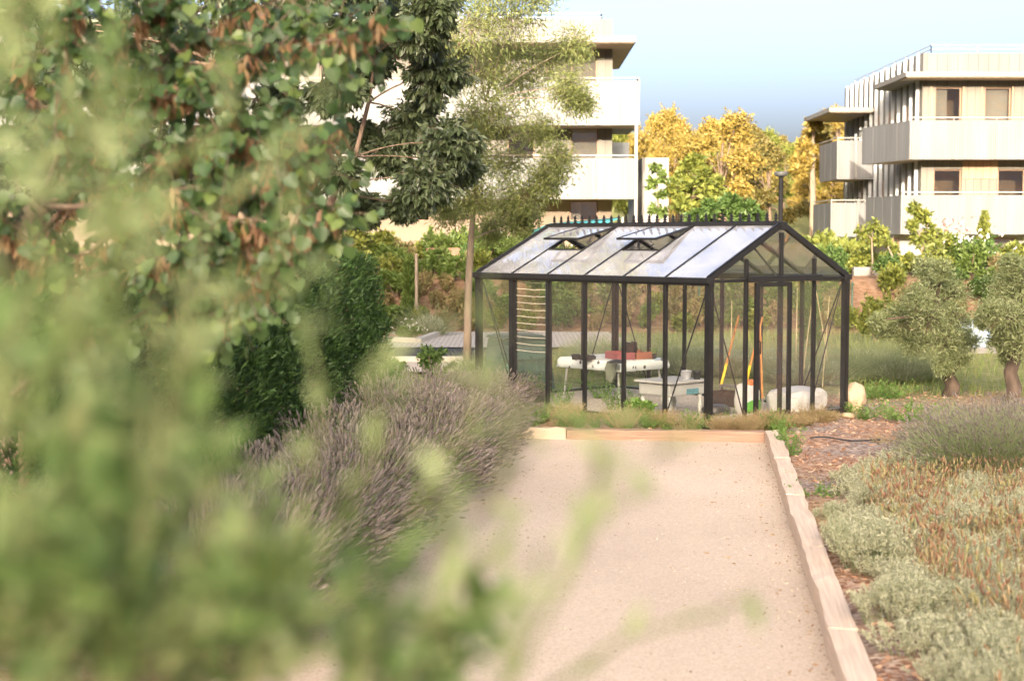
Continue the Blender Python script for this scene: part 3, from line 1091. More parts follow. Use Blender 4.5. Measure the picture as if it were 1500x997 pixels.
for z0_, z1_ in ((f2, Z_(119, Y0)), ):
    x_ = X_(935, Y0)
    mb.box(xr + .01, x_, yw + .005, yw + 3.6, z0_, z0_ + .22)
    for k in range(3):
        mb.box(x_ + .16 * (k), x_ + .04 + .16 * k, yw + k * 1.2 + .02, yw + (k + 1) * 1.2 - .02, z0_ - .02, z1_)
mb.build('side_balcony', M['panel'], bl)
roof_rail(bl, [(xl, yw + 1), (X_(880, yw + 1), yw + 1), (X_(880, yw + 1), yw + 8)], pt)
mb = MB()
mb.box(xr + .01, xr + 1.2, yw + 2.5, yw + 2.7, f2 + 1.6, f2 + 1.9)
mb.build('wall_box', M['fin'], bl)
mb = MB()
mb.box(xr + .01, xr + 1.1, yw + 5, yw + 6.2, f1 + 1.7, f1 + 2.7)
mb.build('wall_box', M['fin'], bl)
mb = MB(); mb.bar((X_(931, 60.8), 60.8, 0.5), (X_(931, 60.8), 60.8, f2), .12); mb.build('corner_column', M['white'], bl)
mb = MB()
mb.box(X_(940, 68), X_(979, 68), 68, 76, .5, Z_(231, 68))
tag(mb.build('garden_wall', M['white']), 'tall plain white wall block at the right end of the left building', 'wall')

# --- the right building
br_ = empty('apartment_building', (0, 0, 0), 0, 'pale apartment building at right with stacked white balconies and upright fins', 'building')
yr = 62.0
xa = X_(1347.6, yr)
xe = 42.0
s1, s2, s3, sp_ = 2.75, 5.76, Z_(126, yr), Z_(78, yr)
wr = lambda spec, z0, z1: [(X_(a, yr), X_(b, yr), z0, z1) for a, b in spec]
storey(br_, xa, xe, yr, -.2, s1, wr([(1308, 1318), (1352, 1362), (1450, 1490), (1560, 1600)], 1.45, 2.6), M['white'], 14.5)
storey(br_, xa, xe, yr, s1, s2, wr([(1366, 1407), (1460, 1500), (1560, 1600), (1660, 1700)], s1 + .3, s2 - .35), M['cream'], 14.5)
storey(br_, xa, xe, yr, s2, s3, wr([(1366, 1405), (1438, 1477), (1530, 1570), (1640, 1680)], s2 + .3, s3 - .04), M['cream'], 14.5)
mb = MB(); mb.box(xa, xe, yr, yr + 14.5, s3 + .001, sp_); mb.build('roof_parapet', M['parapet'], br_)
mb = MB()
for (a, b) in ((1407, 1460),):
    mb.box(X_(a, yr) + .02, X_(b, yr) - .02, yr - .04, yr - .003, s2 - .75, s2 - .02)
for a in (1405, 1477, 1366 - 8, 1438 - 6):
    mb.box(X_(a, yr) + .02, X_(a + 3, yr), yr - .04, yr - .003, s2 + .3, s3 - .02)
mb.build('shutter', M['shutter'], br_)
yb_ = 60.9
xb = X_(1331, yb_)
canopy(br_, X_(1322, yb_), xe, yb_ - .1, yr - .004, Z_(113, yb_), .2)
mb = MB()
zz = Z_(113, yb_)
mb.add([(X_(1322, yb_), yb_ - .1, zz), (xa - .01, yr, zz), (xa - .01, yr + 5, zz), (X_(1277, 66), 66, zz),
        (X_(1322, yb_), yb_ - .1, zz + .2), (xa - .01, yr, zz + .2), (xa - .01, yr + 5, zz + .2), (X_(1277, 66), 66, zz + .2)],
       [(0, 1, 2, 3), (7, 6, 5, 4), (0, 4, 5, 1), (1, 5, 6, 2), (2, 6, 7, 3), (3, 7, 4, 0)])
mb.build('roof_canopy', M['slab'], br_)
canopy(br_, X_(1212, 70), xa - .01, 70, 76, Z_(164, 70), .2)
balcony(br_, xb, xe, yb_, yr - .003, s2, Z_(177, 61), side=(False, False), posts=1.7)
balcony(br_, X_(1320, yb_), xe, yb_, yr - .003, s1, Z_(286, 61), side=(False, False), posts=40)
def skew(root, px0, px1, z0, z1, y0=yb_, y1=65.1):
    mb = MB()
    a = Vector((X_(px0, y0), y0, 0)); b = Vector((X_(px1, y1), y1, 0))
    for k in range(4):
        p, q = a.lerp(b, k / 4 + .005), a.lerp(b, (k + 1) / 4 - .005)
        mb.bar((p.x, p.y, (z0 + z1) / 2), (q.x, q.y, (z0 + z1) / 2), .05, z1 - z0)
    mb.build('side_panel', M['panel'], root)
    mb = MB()
    mb.add([(a.x, a.y, z0), (xa - .01, yr, z0), (xa - .01, y1, z0), (b.x, b.y, z0), (a.x, a.y, z0 + .2), (xa - .01, yr, z0 + .2), (xa - .01, y1, z0 + .2), (b.x, b.y, z0 + .2)],
           [(0, 1, 2, 3), (7, 6, 5, 4), (0, 4, 5, 1), (1, 5, 6, 2), (2, 6, 7, 3), (3, 7, 4, 0)])
    mb.build('balcony_slab', M['soffit'], root)
skew(br_, 1330.5, 1261, s2 - .02, Z_(177, 61))
skew(br_, 1319.5, 1268, s1 - .02, Z_(286, 61))
balcony(br_, X_(1225, 70), xa - .01, 70, 74, Z_(262, 70), Z_(206, 70), side=(True, False), posts=1.2)
balcony(br_, X_(1217, 68), xa - .01, 68, 72, Z_(346, 68), Z_(297, 68), side=(True, False), posts=1.2)
mb = MB()
for k in range(14):
    y = yr + .4 + k * 1.0
    mb.box(xa - .17, xa - .03, y, y + .06, s1 + .2, sp_ - .003)
mb.build('facade_fins', M['fin'], br_)
mb = MB()
for k, (y, z) in enumerate(((63.6, s2 + .4), (66.4, s2 + .4), (69, s2 + .4), (64, s1 + .4), (67.6, s1 + .4), (72, s1 + .4))):
    mb.box(xa - .03, xa - .004, y, y + 1.1, z, z + 2.0)
mb.build('side_window', M['bronze'], br_)
roof_rail(br_, [(xe, yr + .3), (xa + .4, yr + .3), (xa + .4, yr + 14)], sp_, .36)

# ------------------------------------------------------------------ trees and hedges beyond the greenhouse
def cl_px(spec, Y, jit=1.0, k=(1, 1, .9)):
    """crown clumps given as (px, py, radius in px) at distance Y, spread in depth as well"""
    out = []
    for px, py, r in spec:
        y = Y + (random.random() - .5) * 2 * jit
        c = at(px, py, y)
        w = r / F * Y
        out.append(((c.x, c.y, c.z), (w * k[0], w * k[1], w * k[2])))
    return out
def trunk_px(spec, Y):
    return [tuple(at(px, py, Y + (e[0] if e else 0))) for px, py, *e in spec]
def ground_pt(px, Y):
    x = at(px, 350, Y).x
    return (x, Y, Hz(x, Y) - .05)

# the pale-trunked slender-leaved tree just behind the greenhouse
Y = 30.0
b0 = ground_pt(684, Y)
tree('slender_leaved_tree', [b0] + trunk_px([(685, 470), (687, 400), (690, 352), (694, 300), (704, 230), (712, 150)], Y), [.085, .078, .072, .066, .042, .028, .016],
     cl_px([(690, 40, 55), (750, 30, 55), (800, 90, 48), (832, 130, 34), (760, 120, 50), (700, 110, 50), (690, 180, 42), (790, 190, 40), (740, 240, 42), (800, 265, 32),
            (700, 290, 42), (770, 290, 38), (720, 335, 34), (655, 310, 30), (660, 250, 34), (645, 60, 40), (720, -20, 55), (780, -10, 45), (840, 70, 34), (672, -20, 45), (765, 330, 30), (850, 150, 26), (815, 235, 34), (730, 75, 50), (725, 170, 44), (745, 300, 40), (690, 235, 40)], Y, 1.6),
     L['willow'], M['palebark'], 72, 20, .115, .021, 'tall pale-trunked tree with fine slender leaves behind the greenhouse', 'tree', None, .4, .6, .004, fork=[3, 4, 5, 6], jit=.22)
# the dark drooping tree to its left
Y = 25.5
b0 = ground_pt(455, Y)
tree('shade_tree', [b0] + trunk_px([(460, 420), (470, 330), (490, 285), (520, 230), (540, 150), (550, 80)], Y), [.12, .10, .09, .06, .045, .032, .022],
     cl_px([(640, 110, 55), (605, 180, 62), (660, 210, 48), (625, 268, 48), (570, 225, 42), (545, 90, 42), (500, 55, 62), (440, 30, 62), (480, 140, 36),
            (565, 30, 55), (620, 40, 50), (535, 305, 30), (590, 300, 28), (678, 245, 30), (540, -20, 70), (450, -30, 70), (640, 5, 40), (525, 195, 30), (500, 255, 32), (470, 320, 30), (515, 130, 26)], Y, 1.2),
     L['dark'], M['bark'], 120, 22, .155, .052, 'dark drooping broad tree left of the slender-leaved tree', 'tree', None, .75, .45, .005, fork=[3, 4, 5, 6])
Y = 27.5
b0 = ground_pt(330, Y)
tree('shade_tree', [b0] + trunk_px([(335, 400), (340, 300), (345, 200), (340, 100)], Y), [.16, .14, .12, .08, .05],
     cl_px([(360, 60, 62), (300, 120, 58), (410, 150, 50), (350, 200, 52), (270, 40, 62), (430, 215, 40), (300, 260, 45), (230, 110, 60), (240, 220, 55), (170, 50, 60), (180, 180, 50),
            (400, 290, 34), (120, 110, 60), (90, 220, 55), (60, 40, 60), (10, 120, 70), (60, 150, 60), (0, 250, 60), (120, 260, 60), (170, 300, 50), (60, 310, 55), (20, 20, 70), (340, -20, 70), (220, -30, 70), (460, 260, 32)], Y, 1.2),
     L['dark'], M['bark'], 120, 22, .155, .052, 'dark drooping tree behind the heart-leaved tree at far left', 'tree', None, .75, .45, .005, fork=[2, 3, 4])

# the wood on the hill, each tree a copy of one of four kinds
def far_tree(kind, seed, leaf, h, w, label, group):
    root = empty(kind, (0, 0, 0), 0, label, 'tree', group)
    cl = []
    n = 11 if kind != 'stone_pine' else 8
    for k in range(n):
        t = k / (n - 1)
        a = random.random() * 6.28
        rr = w * (.22 + .5 * math.sin(math.pi * min(1, .25 + t * .8))) * random.uniform(.4, 1)
        z = h * (.36 + .58 * t) if kind != 'stone_pine' else h * (.66 + .30 * t)
        cl.append(((rr * math.cos(a), rr * math.sin(a), z), np.array([1, 1, .72]) * w * random.uniform(.17, .38)))
    V, Q = foliage(cl, 105, 12, .20, .10, .1, .9)
    link('crown', np_mesh('crown', V, Q), leaf, root)
    mb = MB()
    mb.tube([(0, 0, -.3), (.1, .05, h * .35), (-.05, .1, h * .6), (0, 0, h * .85)], [h * .022, h * .018, h * .013, h * .006], 6)
    for c, r in cl: mb.tube(bent((0, .05, h * random.uniform(.35, .6)), c, .1, 4), [h * .009, h * .007, h * .005, h * .003], 4)
    mb.build('trunk', M['bark'], root, smooth=True)
    return root
wl = 'golden sunlit tree in the wood on the hill between the buildings'
wg = 'trees of the wood on the hill'
kinds = [far_tree('broadleaf_tree', 1, L['gold'], 8.0, 4.0, wl, wg), far_tree('broadleaf_tree', 2, L['goldolive'], 7.0, 4.0, wl, wg),
         far_tree('broadleaf_tree', 3, L['goldgreen'], 6.0, 3.8, wl, wg)]
spots = []
tries = 0
while len(spots) < 62 and tries < 4000:
    tries += 1
    y = random.uniform(96, 165)
    px = random.uniform(900, 1300)
    x = at(px, 350, y).x
    if all((x - a) ** 2 + (y - b) ** 2 > 20 for a, b in spots): spots.append((x, y))
for i, (x, y) in enumerate(spots):
    o = kinds[i % 3] if i < 3 else copy_tree(kinds[i % 3])
    o.location = (x, y, Hz(x, y))
    o.rotation_euler.z = random.random() * 6.28
    s = random.uniform(.6, .98)
    o.scale = (s, s, s * random.uniform(.9, 1.1))
def special(src, px, top, Y, label, wscale=1.0, h0=8.0):
    o = copy_tree(src)
    x = at(px, 350, Y).x
    z = Hz(x, Y)
    s = (at(750, top, Y).z - z) / h0
    o.location = (x, Y, z)
    o.scale = (s * wscale, s * wscale, s)
    o.rotation_euler.z = random.random() * 6.28
    o['label'] = label
    if 'group' in o: del o['group']
    return o
special(kinds[0], 1058, 164, 82, 'large rounded golden tree standing highest in the gap between the buildings', .95)
special(kinds[0], 966, 158, 84, 'thin-topped grey green tree just right of the left building', .62)
special(kinds[1], 1125, 212, 86, 'low golden tree between the large rounded tree and the tall pine', 1.0, 7.0)
# the tall bare-stemmed pine
Y = 76
b0 = ground_pt(1190, Y)
tree('pine_tree', [b0] + trunk_px([(1191, 300), (1190, 240), (1192, 190), (1192, 178)], Y), [.2, .17, .13, .07, .04],
     cl_px([(1193, 182, 15), (1184, 200, 14), (1206, 205, 10), (1180, 218, 17), (1200, 222, 15), (1176, 236, 16), (1212, 215, 7), (1170, 250, 12), (1198, 240, 12)], Y, .8, (1, 1, .7)),
     L['gold'], M['palebark'], 26, 12, .32, .12, 'tall golden pine with a bare pale trunk left of the right building', 'tree', None, 0, .9, .012, fork=[2, 3, 4])
# greener tree in the gap, and small trees on the terrace
Y = 52
b0 = ground_pt(1012, Y)
tree('broadleaf_tree', [b0] + trunk_px([(1013, 330), (1015, 290), (1020, 260)], Y), [.07, .06, .045, .03],
     cl_px([(1005, 250, 20), (1030, 262, 20), (990, 275, 16), (1050, 275, 17), (1015, 285, 22), (1000, 300, 18), (1040, 300, 20), (1020, 238, 12)], Y, .8),
     L['goldgreen'], M['bark'], 30, 12, .24, .13, 'fresh green tree with a thin trunk behind the ridge of the greenhouse', 'tree', None, .3, .7, .006, fork=[2, 3])
Y = 48.5
b0 = ground_pt(1075, Y)
tree('broadleaf_tree', [b0] + trunk_px([(1075, 345), (1070, 325)], Y), [.06, .05, .04],
     cl_px([(1040, 305, 17), (1070, 298, 18), (1095, 306, 15), (1055, 318, 20), (1085, 320, 16), (1020, 318, 13), (1108, 318, 10)], Y, .6, (1, 1, .7)),
     L['bush'], M['bark'], 40, 14, .22, .10, 'low dark green bushy tree right behind the ridge finials', 'tree', None, .3, .7, .005)
def sapling(px, Y, stem, spec, leaf, label, ll=.17, lw=.085, tw=16, per=9, r0=.035):
    b = ground_pt(px, Y)
    tree('young_tree', [b] + trunk_px(stem, Y), list(np.linspace(r0, r0 * .5, len(stem) + 1)), cl_px(spec, Y, .3), leaf, M['palebark'], tw, per, ll, lw,
         label, 'young tree', None, .3, .7, .005, fork=list(range(1, len(stem) + 1)), sides=6)
sapling(965, 50, [(966, 330), (964, 290), (962, 250)], [(960, 245, 9), (972, 258, 9), (955, 268, 9), (968, 285, 10), (958, 305, 9), (970, 310, 9)], L['green'],
        'slim young tree with hanging leaves before the white wall block')
sapling(1278, 48.5, [(1278, 380), (1277, 350)], [(1262, 338, 10), (1280, 330, 12), (1293, 340, 9), (1272, 352, 8), (1286, 352, 7)], L['goldgreen'],
        'small young tree with a round head left of the right building')
sapling(1362, 47.5, [(1352, 380), (1347, 340), (1342, 310)], [(1338, 306, 11), (1352, 318, 12), (1362, 340, 15), (1345, 350, 14), (1370, 362, 16), (1385, 350, 12), (1352, 378, 16), (1380, 385, 14), (1335, 330, 8)],
        L['goldgreen'], 'taller leafy young tree before the white lower balcony', tw=20, per=10)
sapling(1325, 46.8, [(1312, 385), (1300, 360), (1296, 345)], [(1308, 365, 9), (1320, 388, 10), (1330, 380, 9), (1298, 352, 6)], L['goldgreen'],
        'leaning thin-stemmed sapling beside the small round-headed tree')
sapling(512, 46.5, [(508, 360), (505, 335)], [(500, 330, 22), (525, 345, 18), (505, 355, 18), (540, 325, 16), (530, 362, 16), (560, 350, 14)], L['goldgreen'],
        'yellow green young tree by the dark windows left of the slender tree', tw=30, per=12)
sapling(1010, 46.9, [(1010, 340)], [(1012, 335, 8), (1004, 345, 6)], L['green'], 'tiny young tree just behind the middle of the ridge', tw=10, per=8)
def column_tree(px, top, Y, w, leaf, label, base=None):
    x, y, z = ground_pt(px, Y)
    h = at(750, top, Y).z - z
    root = empty('columnar_cypress', (x, y, z), 0, label, 'cypress')
    cl = [((0, 0, h * t), np.array([w * math.sin(math.pi * (.12 + .80 * t)) ** .7, w * math.sin(math.pi * (.12 + .80 * t)) ** .7, h * .14])) for t in np.linspace(.08, .9, 8)]
    V, Q = foliage(cl, 60, 12, .12, .04, -1.2, .4)
    link('foliage', np_mesh('foliage', V, Q), leaf, root)
    mb = MB(); mb.tube([(0, 0, -.1), (0, 0, h * .8)], [.035, .015], 6); mb.build('trunk', M['bark'], root)
column_tree(1441, 312, 50, .26, L['goldgreen'], 'slender yellow lit columnar cypress before the lower balcony')
column_tree(599, 376, 42.4, .25, L['green'], 'slender green columnar cypress by the parking bay kerb')
column_tree(1189, 420, 33, .28, L['bush'], 'dark slim cypress seen through the right end of the greenhouse')

# shrubs: a few kinds, copied
def shrub_mesh(r, h, n, per, leaf, ll, lw, name='foliage', droop=-.2):
    cl = []
    for k in range(n):
        a = 6.28 * k / n + random.random()
        q = r * random.uniform(.2, .6)
        cl.append(((q * math.cos(a), q * math.sin(a), h * random.uniform(.35, .68)), np.array([r * .5, r * .5, h * .36])))
    V, Q = foliage(cl, 26, per, ll, lw, droop, .7)
    return np_mesh(name, V, Q)
def shrub_proto(name, r, h, n, per, leaf, ll, lw, label, cat='shrub', group=None):
    root = empty(name, (0, 0, 0), 0, label, cat, group)
    link('foliage', shrub_mesh(r, h, n, per, leaf, ll, lw), leaf, root)
    mb = MB()
    for k in range(5):
        a = 6.28 * k / 5
        mb.tube([(0, 0, -.05), (r * .3 * math.cos(a), r * .3 * math.sin(a), h * .35), (r * .55 * math.cos(a), r * .55 * math.sin(a), h * .65)], [.02, .014, .008], 5)
    mb.build('stems', M['bark'], root)
    return root
def put(o, x, y, s=1.0, sz=1.0, first=None, label=None, z=None):
    o.location = (x, y, (Hz(x, y) if z is None else z))
    o.rotation_euler.z = random.random() * 6.28
    o.scale = (s, s, s * sz)
    if label: o['label'] = label
    return o
class Stock:                                    # the first call moves the original, later calls copy it
    def __init__(s, o): s.o, s.used = o, False
    def get(s):
        if not s.used:
            s.used = True
            return s.o
        return copy_tree(s.o)
bank_g, bank_l = 'shrubs on the red bank', 'low shrub growing on the red earth bank behind the greenhouse'
bank = [Stock(shrub_proto('bank_shrub', .55, .95, 6, 10, L['green'], .13, .06, bank_l, 'shrub', bank_g)),
        Stock(shrub_proto('bank_shrub', .5, .8, 6, 10, L['dry'], .12, .045, bank_l, 'shrub', bank_g)),
        Stock(shrub_proto('bank_shrub', .6, 1.0, 6, 10, L['bush'], .13, .06, bank_l, 'shrub', bank_g)),
        Stock(shrub_proto('bank_shrub', .5, .8, 6, 10, L['goldgreen'], .13, .06, bank_l, 'shrub', bank_g))]
sp2 = []
tries = 0
while len(sp2) < 150 and tries < 6000:
    tries += 1
    y = random.uniform(41.4, 47.0)
    px = random.uniform(540, 1240) if random.random() < .92 else random.uniform(1300, 1520)
    x = at(px, 350, y).x
    if all((x - a) ** 2 + (y - b) ** 2 > .36 for a, b in sp2): sp2.append((x, y))
for x, y in sp2:
    put(random.choices(bank, (4, 5, 1.5, 2.5))[0].get(), x, y, random.uniform(.6, 1.15), random.uniform(.8, 1.25))
# sunlit planting along the terrace
tg, tl = 'shrubs lit by the sun on the terrace', 'bright yellow sunlit shrub on the terrace in front of the buildings'
ter = Stock(shrub_proto('terrace_shrub', .6, .95, 6, 10, L['goldgreen'], .15, .075, tl, 'shrub', tg))
for px, Y, s in ((1225, 52, 1.2), (1238, 54, 1.5), (1215, 55, 1.7), (1250, 53, 1.3), (1262, 50, .9), (1300, 49.5, .8), (1330, 49, .8), (1235, 50, .9), (1172, 56, 1.5), (1196, 53, 1.2),
                 (1138, 57, 1.3), (1478, 49, 1.4), (1496, 48, 1.5), (560, 50, 1.1), (590, 49, .9), (540, 52, 1.2), (610, 50.5, .8), (905, 50, .7), (930, 49.5, .7), (1120, 50, 1.1), (1207, 49.3, 1.0)):
    x = at(px, 350, Y).x
    put(ter.get(), x, Y, s * random.uniform(.9, 1.1), random.uniform(.9, 1.2))
hg = 'clipped hedge plants behind the pale tree'
hed = Stock(shrub_proto('hedge_plant', .6, .9, 6, 12, L['green'], .13, .06, 'soft green hedge shrub under the left building, behind the pale trunk', 'shrub', hg))
for px in range(640, 800, 16):
    x = at(px, 350, 50).x
    put(hed.get(), x, 50 + random.uniform(-.3, .3), random.uniform(.9, 1.1), 1.25)
x = at(1432, 350, 47).x
wf = shrub_proto('flowering_shrub', .9, 1.3, 8, 12, L['bush'], .14, .06, 'rounded shrub dotted with white flowers before the right building', 'shrub')
put(wf, x, 46.8)
fl = rng.normal(size=(60, 3)) * [.45, .45, .25] + [0, -.25, .95]
Vf, Qf = leaf_hex(np.repeat(fl, 4, 0), rng.normal(size=(240, 3)), .09, .07)
link('blossoms', np_mesh('blossoms', Vf, Qf), L['flower'], wf)
ol = shrub_proto('flowering_shrub', .7, 1.7, 8, 10, L['green'], .16, .045, 'taller shrub with faded pink flowers beside the leafy young tree', 'shrub')
put(ol, at(1396, 350, 48.4).x, 48.4)
fl = rng.normal(size=(40, 3)) * [.35, .35, .3] + [0, -.2, 1.5]
Vf, Qf = leaf_hex(np.repeat(fl, 4, 0), rng.normal(size=(160, 3)), .10, .07)
link('blossoms', np_mesh('blossoms', Vf, Qf), L['pinkflower'], ol)
hb_ = shrub_proto('clipped_hedge', .55, 1.35, 9, 16, L['goldgreen'], .10, .05, 'upright yellow green clipped hedge block left of the first olive tree', 'hedge')
put(hb_, at(1285, 350, 37).x, 37, 1.0)

# low walls, planter, shade sail, fence on the bank
def wall(name, a, b, z0, z1, th, mat, label, cat='wall'):
    mb = MB(); a, b = Vector(a), Vector(b)
    mb.bar((a.x, a.y, (z0 + z1) / 2), (b.x, b.y, (z0 + z1) / 2), th, z1 - z0)
    return tag(mb.build(name, mat, bevel=.01), label, cat)
wall('retaining_wall', (at(560, 350, 47.6).x, 47.6), (at(800, 350, 47.6).x, 47.6), 1.4, Z_(386, 47.6), .25, M['slab'], 'low pale wall along the top of the bank behind the pale trunk')
wall('planter', (at(625, 350, 49).x, 49), (at(688, 350, 49).x, 49), 1.4, Z_(363, 49), .6, plain('rusty planter', (.20, .11, .07), .8, 0, .15), 'rust brown planter box left of the pale trunk under the building', 'planter')
wall('retaining_wall', (at(1250, 350, 49.2).x, 49.2), (at(1530, 350, 49.2).x, 49.2), 1.0, Z_(391, 49.2), .3, M['slab'], 'low pale wall in front of the right building')
p0, p1, p2, p3 = at(748, 350, 51.5), at(838, 347, 50.5), at(912, 318, 53.5), at(806, 327, 54.5)
ss = empty('shade_sail', p1, 0, 'turquoise shade sail slung above the terrace behind the greenhouse', 'shade sail')
vs, fs = [], []
nn = 8
for i in range(nn + 1):
    for j in range(nn + 1):
        u, v = i / nn, j / nn
        q = p0.lerp(p1, u).lerp(p3.lerp(p2, u), v)
        q.z -= .22 * math.sin(math.pi * u) * math.sin(math.pi * v)
        vs.append(q - p1)
for i in range(nn):
    for j in range(nn):
        a = i * (nn + 1) + j
        fs.append((a, a + nn + 1, a + nn + 2, a + 1))
mb = MB(); mb.add(vs, fs)
o = mb.build('canvas', plain('turquoise canvas', (.06, .36, .36), .8, 0, .1), ss, smooth=True)
md = o.modifiers.new('thick', 'SOLIDIFY'); md.thickness = .01
for p in (p0, p1, p2):
    mb = MB(); mb.tube([(p.x - p1.x, p.y - p1.y, Hz(p.x, p.y) - p1.z), p - p1], .035, 8); mb.build('pole', M['fin'], ss)
hm = empty('lounge_frame', at(742, 349, 53), 0, 'slanted grey lounge frame beside the turquoise sail', 'lounger')
mb = MB(); mb.bar((-.6, 0, .45), (.5, 0, -.25), .7, .06); mb.build('seat', M['fin'], hm)
mb = MB()
for sx in (-.4, .4): mb.bar((sx, -.3, -.75), (sx, -.3, .2 - sx * .5), .05); mb.bar((sx, .3, -.75), (sx, .3, .2 - sx * .5), .05)
mb.build('leg', M['fin'], hm)

fa, fb = at(800, 350, 42.2), at(1250, 350, 42.2)
fn = empty('wire_fence', (fa.x, fa.y, 0), 0, 'thin wire mesh fence at the foot of the bank, seen through the greenhouse', 'fence')
ln = fb.x - fa.x
mb = MB()
zf = Hz(fa.x, 42.2)
for k in range(int(ln / .14)):
    mb.bar((k * .14, 0, zf), (k * .14, 0, zf + 1.15), .007)
for k in range(9): mb.bar((0, .004, zf + .1 + k * .13), (ln, .004, zf + .1 + k * .13), .007)
mb.build('wire_mesh', plain('fence wire', (.10, .085, .06), .6), fn)
for k in range(5):
    mb = MB(); mb.tube([(ln * k / 4, .03, zf - .2), (ln * k / 4, .03, zf + 1.25)], .025, 6); mb.build('fence_post', M['bin'], fn)

# ------------------------------------------------------------------ things in and around the greenhouse
floor_z = .014
# lamp post behind the greenhouse
lx = at(1143, 350, 25.2)
lp = empty('garden_lamp', (lx.x, 25.2, 0), 0, 'slim dark lamp post with a flat head rising behind the greenhouse gable', 'lamp post')
zt_ = at(1143, 256, 25.2).z
mb = MB(); mb.tube([(0, 0, -.1), (0, 0, zt_)], .038, 10); mb.lathe([(.07, -.02), (.07, .03), (.04, .05)], n=12); mb.build('pole', B, lp, smooth=False)
mb = MB(); mb.lathe([(.03, zt_ - .04), (.105, zt_ - .02), (.118, zt_ + .02), (.118, zt_ + .035), (.09, zt_ + .05), (.01, zt_ + .055)], n=20); mb.build('lamp_head', M['steel'], lp, smooth=False)

# strings tied across one bay of the long wall
st = empty('plant_strings', gl(.06, 4.33 * bay, 0), grz, 'pale cords strung level across one bay of the long glass wall', 'plant support')
for k in range(11):
    z = .84 + k * .105
    mb = MB()
    mb.tube([(0, -.33 * bay + .03, z + .006 * random.random()), (0, .17 * bay, z - .006), (0, .67 * bay - .03, z + .006)], .0048, 5)
    mb.build('cord', M['string'], st)

# compost bin: tapering ribbed box with a lid
cx = on(767, 580, 0)
cb = empty('compost_bin', (.1, 25.2, 0), R(18), 'green plastic compost bin with a sloping body and flat lid', 'compost bin')
mb = MB()
def frus(mb, w0, w1, z0, z1):
    mb.add([(-w0, -w0, z0), (w0, -w0, z0), (w0, w0, z0), (-w0, w0, z0), (-w1, -w1, z1), (w1, -w1, z1), (w1, w1, z1), (-w1, w1, z1)],
           [(3, 2, 1, 0), (4, 5, 6, 7), (0, 1, 5, 4), (1, 2, 6, 5), (2, 3, 7, 6), (3, 0, 4, 7)])
for k in range(5):
    a, b = k / 5, (k + 1) / 5
    frus(mb, .50 - .10 * a, .50 - .10 * b, a * .88, b * .88 - .008)
    if k < 4: frus(mb, .485 - .10 * b, .485 - .10 * b, b * .88 - .008, b * .88)
mb.build('body', M['bin'], cb, bevel=.01)
mb = MB(); frus(mb, .43, .41, .884, .93); frus(mb, .36, .33, .93, .955)
mb.build('lid', M['darkbin'], cb, bevel=.01)
mb = MB(); mb.box(-.25, .25, -.515, -.49, .06, .34); mb.build('hatch', M['darkbin'], cb, bevel=.008)

# the table under a patterned cloth
tz = .68
tw, tl_ = 1.08, 1.34
tb = empty('folding_table', gl(1.03 + tw / 2, 2.63 + tl_ / 2, 0), grz, 'folding table with thin pale legs under the patterned cloth', 'table')
mb = MB(); mb.box(-tw / 2 + .02, tw / 2 - .02, -tl_ / 2 + .02, tl_ / 2 - .02, tz - .05, tz - .01); mb.build('tabletop', M['greyplastic'], tb, bevel=.006)
for sx in (-1, 1):
    for sy in (-1, 1):
        mb = MB(); mb.tube([(sx * (tw / 2 - .08), sy * (tl_ / 2 - .12), tz - .05), (sx * (tw / 2 - .06), sy * (tl_ / 2 - .06), floor_z)], .016, 8)
        mb.build('leg', M['greyplastic'], tb)
def clothmat():
    m, n, l, b = newmat('patterned cloth')
    tc = n.new('ShaderNodeTexCoord')
    vo = n.new('ShaderNodeTexVoronoi'); vo.inputs['Scale'].default_value = 8
    l.new(tc.outputs['Object'], vo.inputs['Vector'])
    nz = n.new('ShaderNodeTexNoise'); nz.inputs['Scale'].default_value = 45
    l.new(tc.outputs['Object'], nz.inputs[0])
    ad = n.new('ShaderNodeMath'); ad.operation = 'MULTIPLY_ADD'; ad.inputs[1].default_value = .5
    l.new(nz.outputs[0], ad.inputs[0]); l.new(vo.outputs['Distance'], ad.inputs[2])
    rp = n.new('ShaderNodeValToRGB')
    e = rp.color_ramp.elements
    e[0].position, e[1].position = .44, .50
    e[0].color, e[1].color = (.05, .05, .045, 1), (.66, .70, .67, 1)
    l.new(ad.outputs[0], rp.inputs[0])
    l.new(rp.outputs[0], b.inputs['Base Color'])
    b.inputs['Roughness'].default_value = .7
    return m
nn, vs, fs = 26, [], []
ex_ = .16
for i in range(nn + 1):
    for j in range(nn + 1):
        u = (i / nn - .5) * (tw + 2 * ex_); v = (j / nn - .5) * (tl_ + 2 * ex_)
        du, dv = max(0, abs(u) - tw / 2), max(0, abs(v) - tl_ / 2)
        drop = max(du, dv)
        wob = .014 * math.sin(v * 23) * (du > 0) + .014 * math.sin(u * 21 + 1) * (dv > 0)
        x = math.copysign(min(abs(u), tw / 2 + .012) + (wob * drop / ex_ if du > 0 else 0), u)
        y = math.copysign(min(abs(v), tl_ / 2 + .012) + (wob * drop / ex_ if dv > 0 else 0), v)
        vs.append((x, y, tz + .004 - drop))
for i in range(nn):
    for j in range(nn):
        a = i * (nn + 1) + j
        fs.append((a, a + nn + 1, a + nn + 2, a + 1))
mb = MB(); mb.add(vs, fs)
cl_ = mb.build('tablecloth', clothmat(), smooth=True)
cl_.location = tb.location; cl_.rotation_euler = tb.rotation_euler
md = cl_.modifiers.new('thick', 'SOLIDIFY'); md.thickness = .003
tag(cl_, 'white cloth printed with small dark plant motifs hanging over the table', 'tablecloth')
def on_table(px, py):
    p = on(px, py, tz)
    return (p.x, p.y, tz + .009)
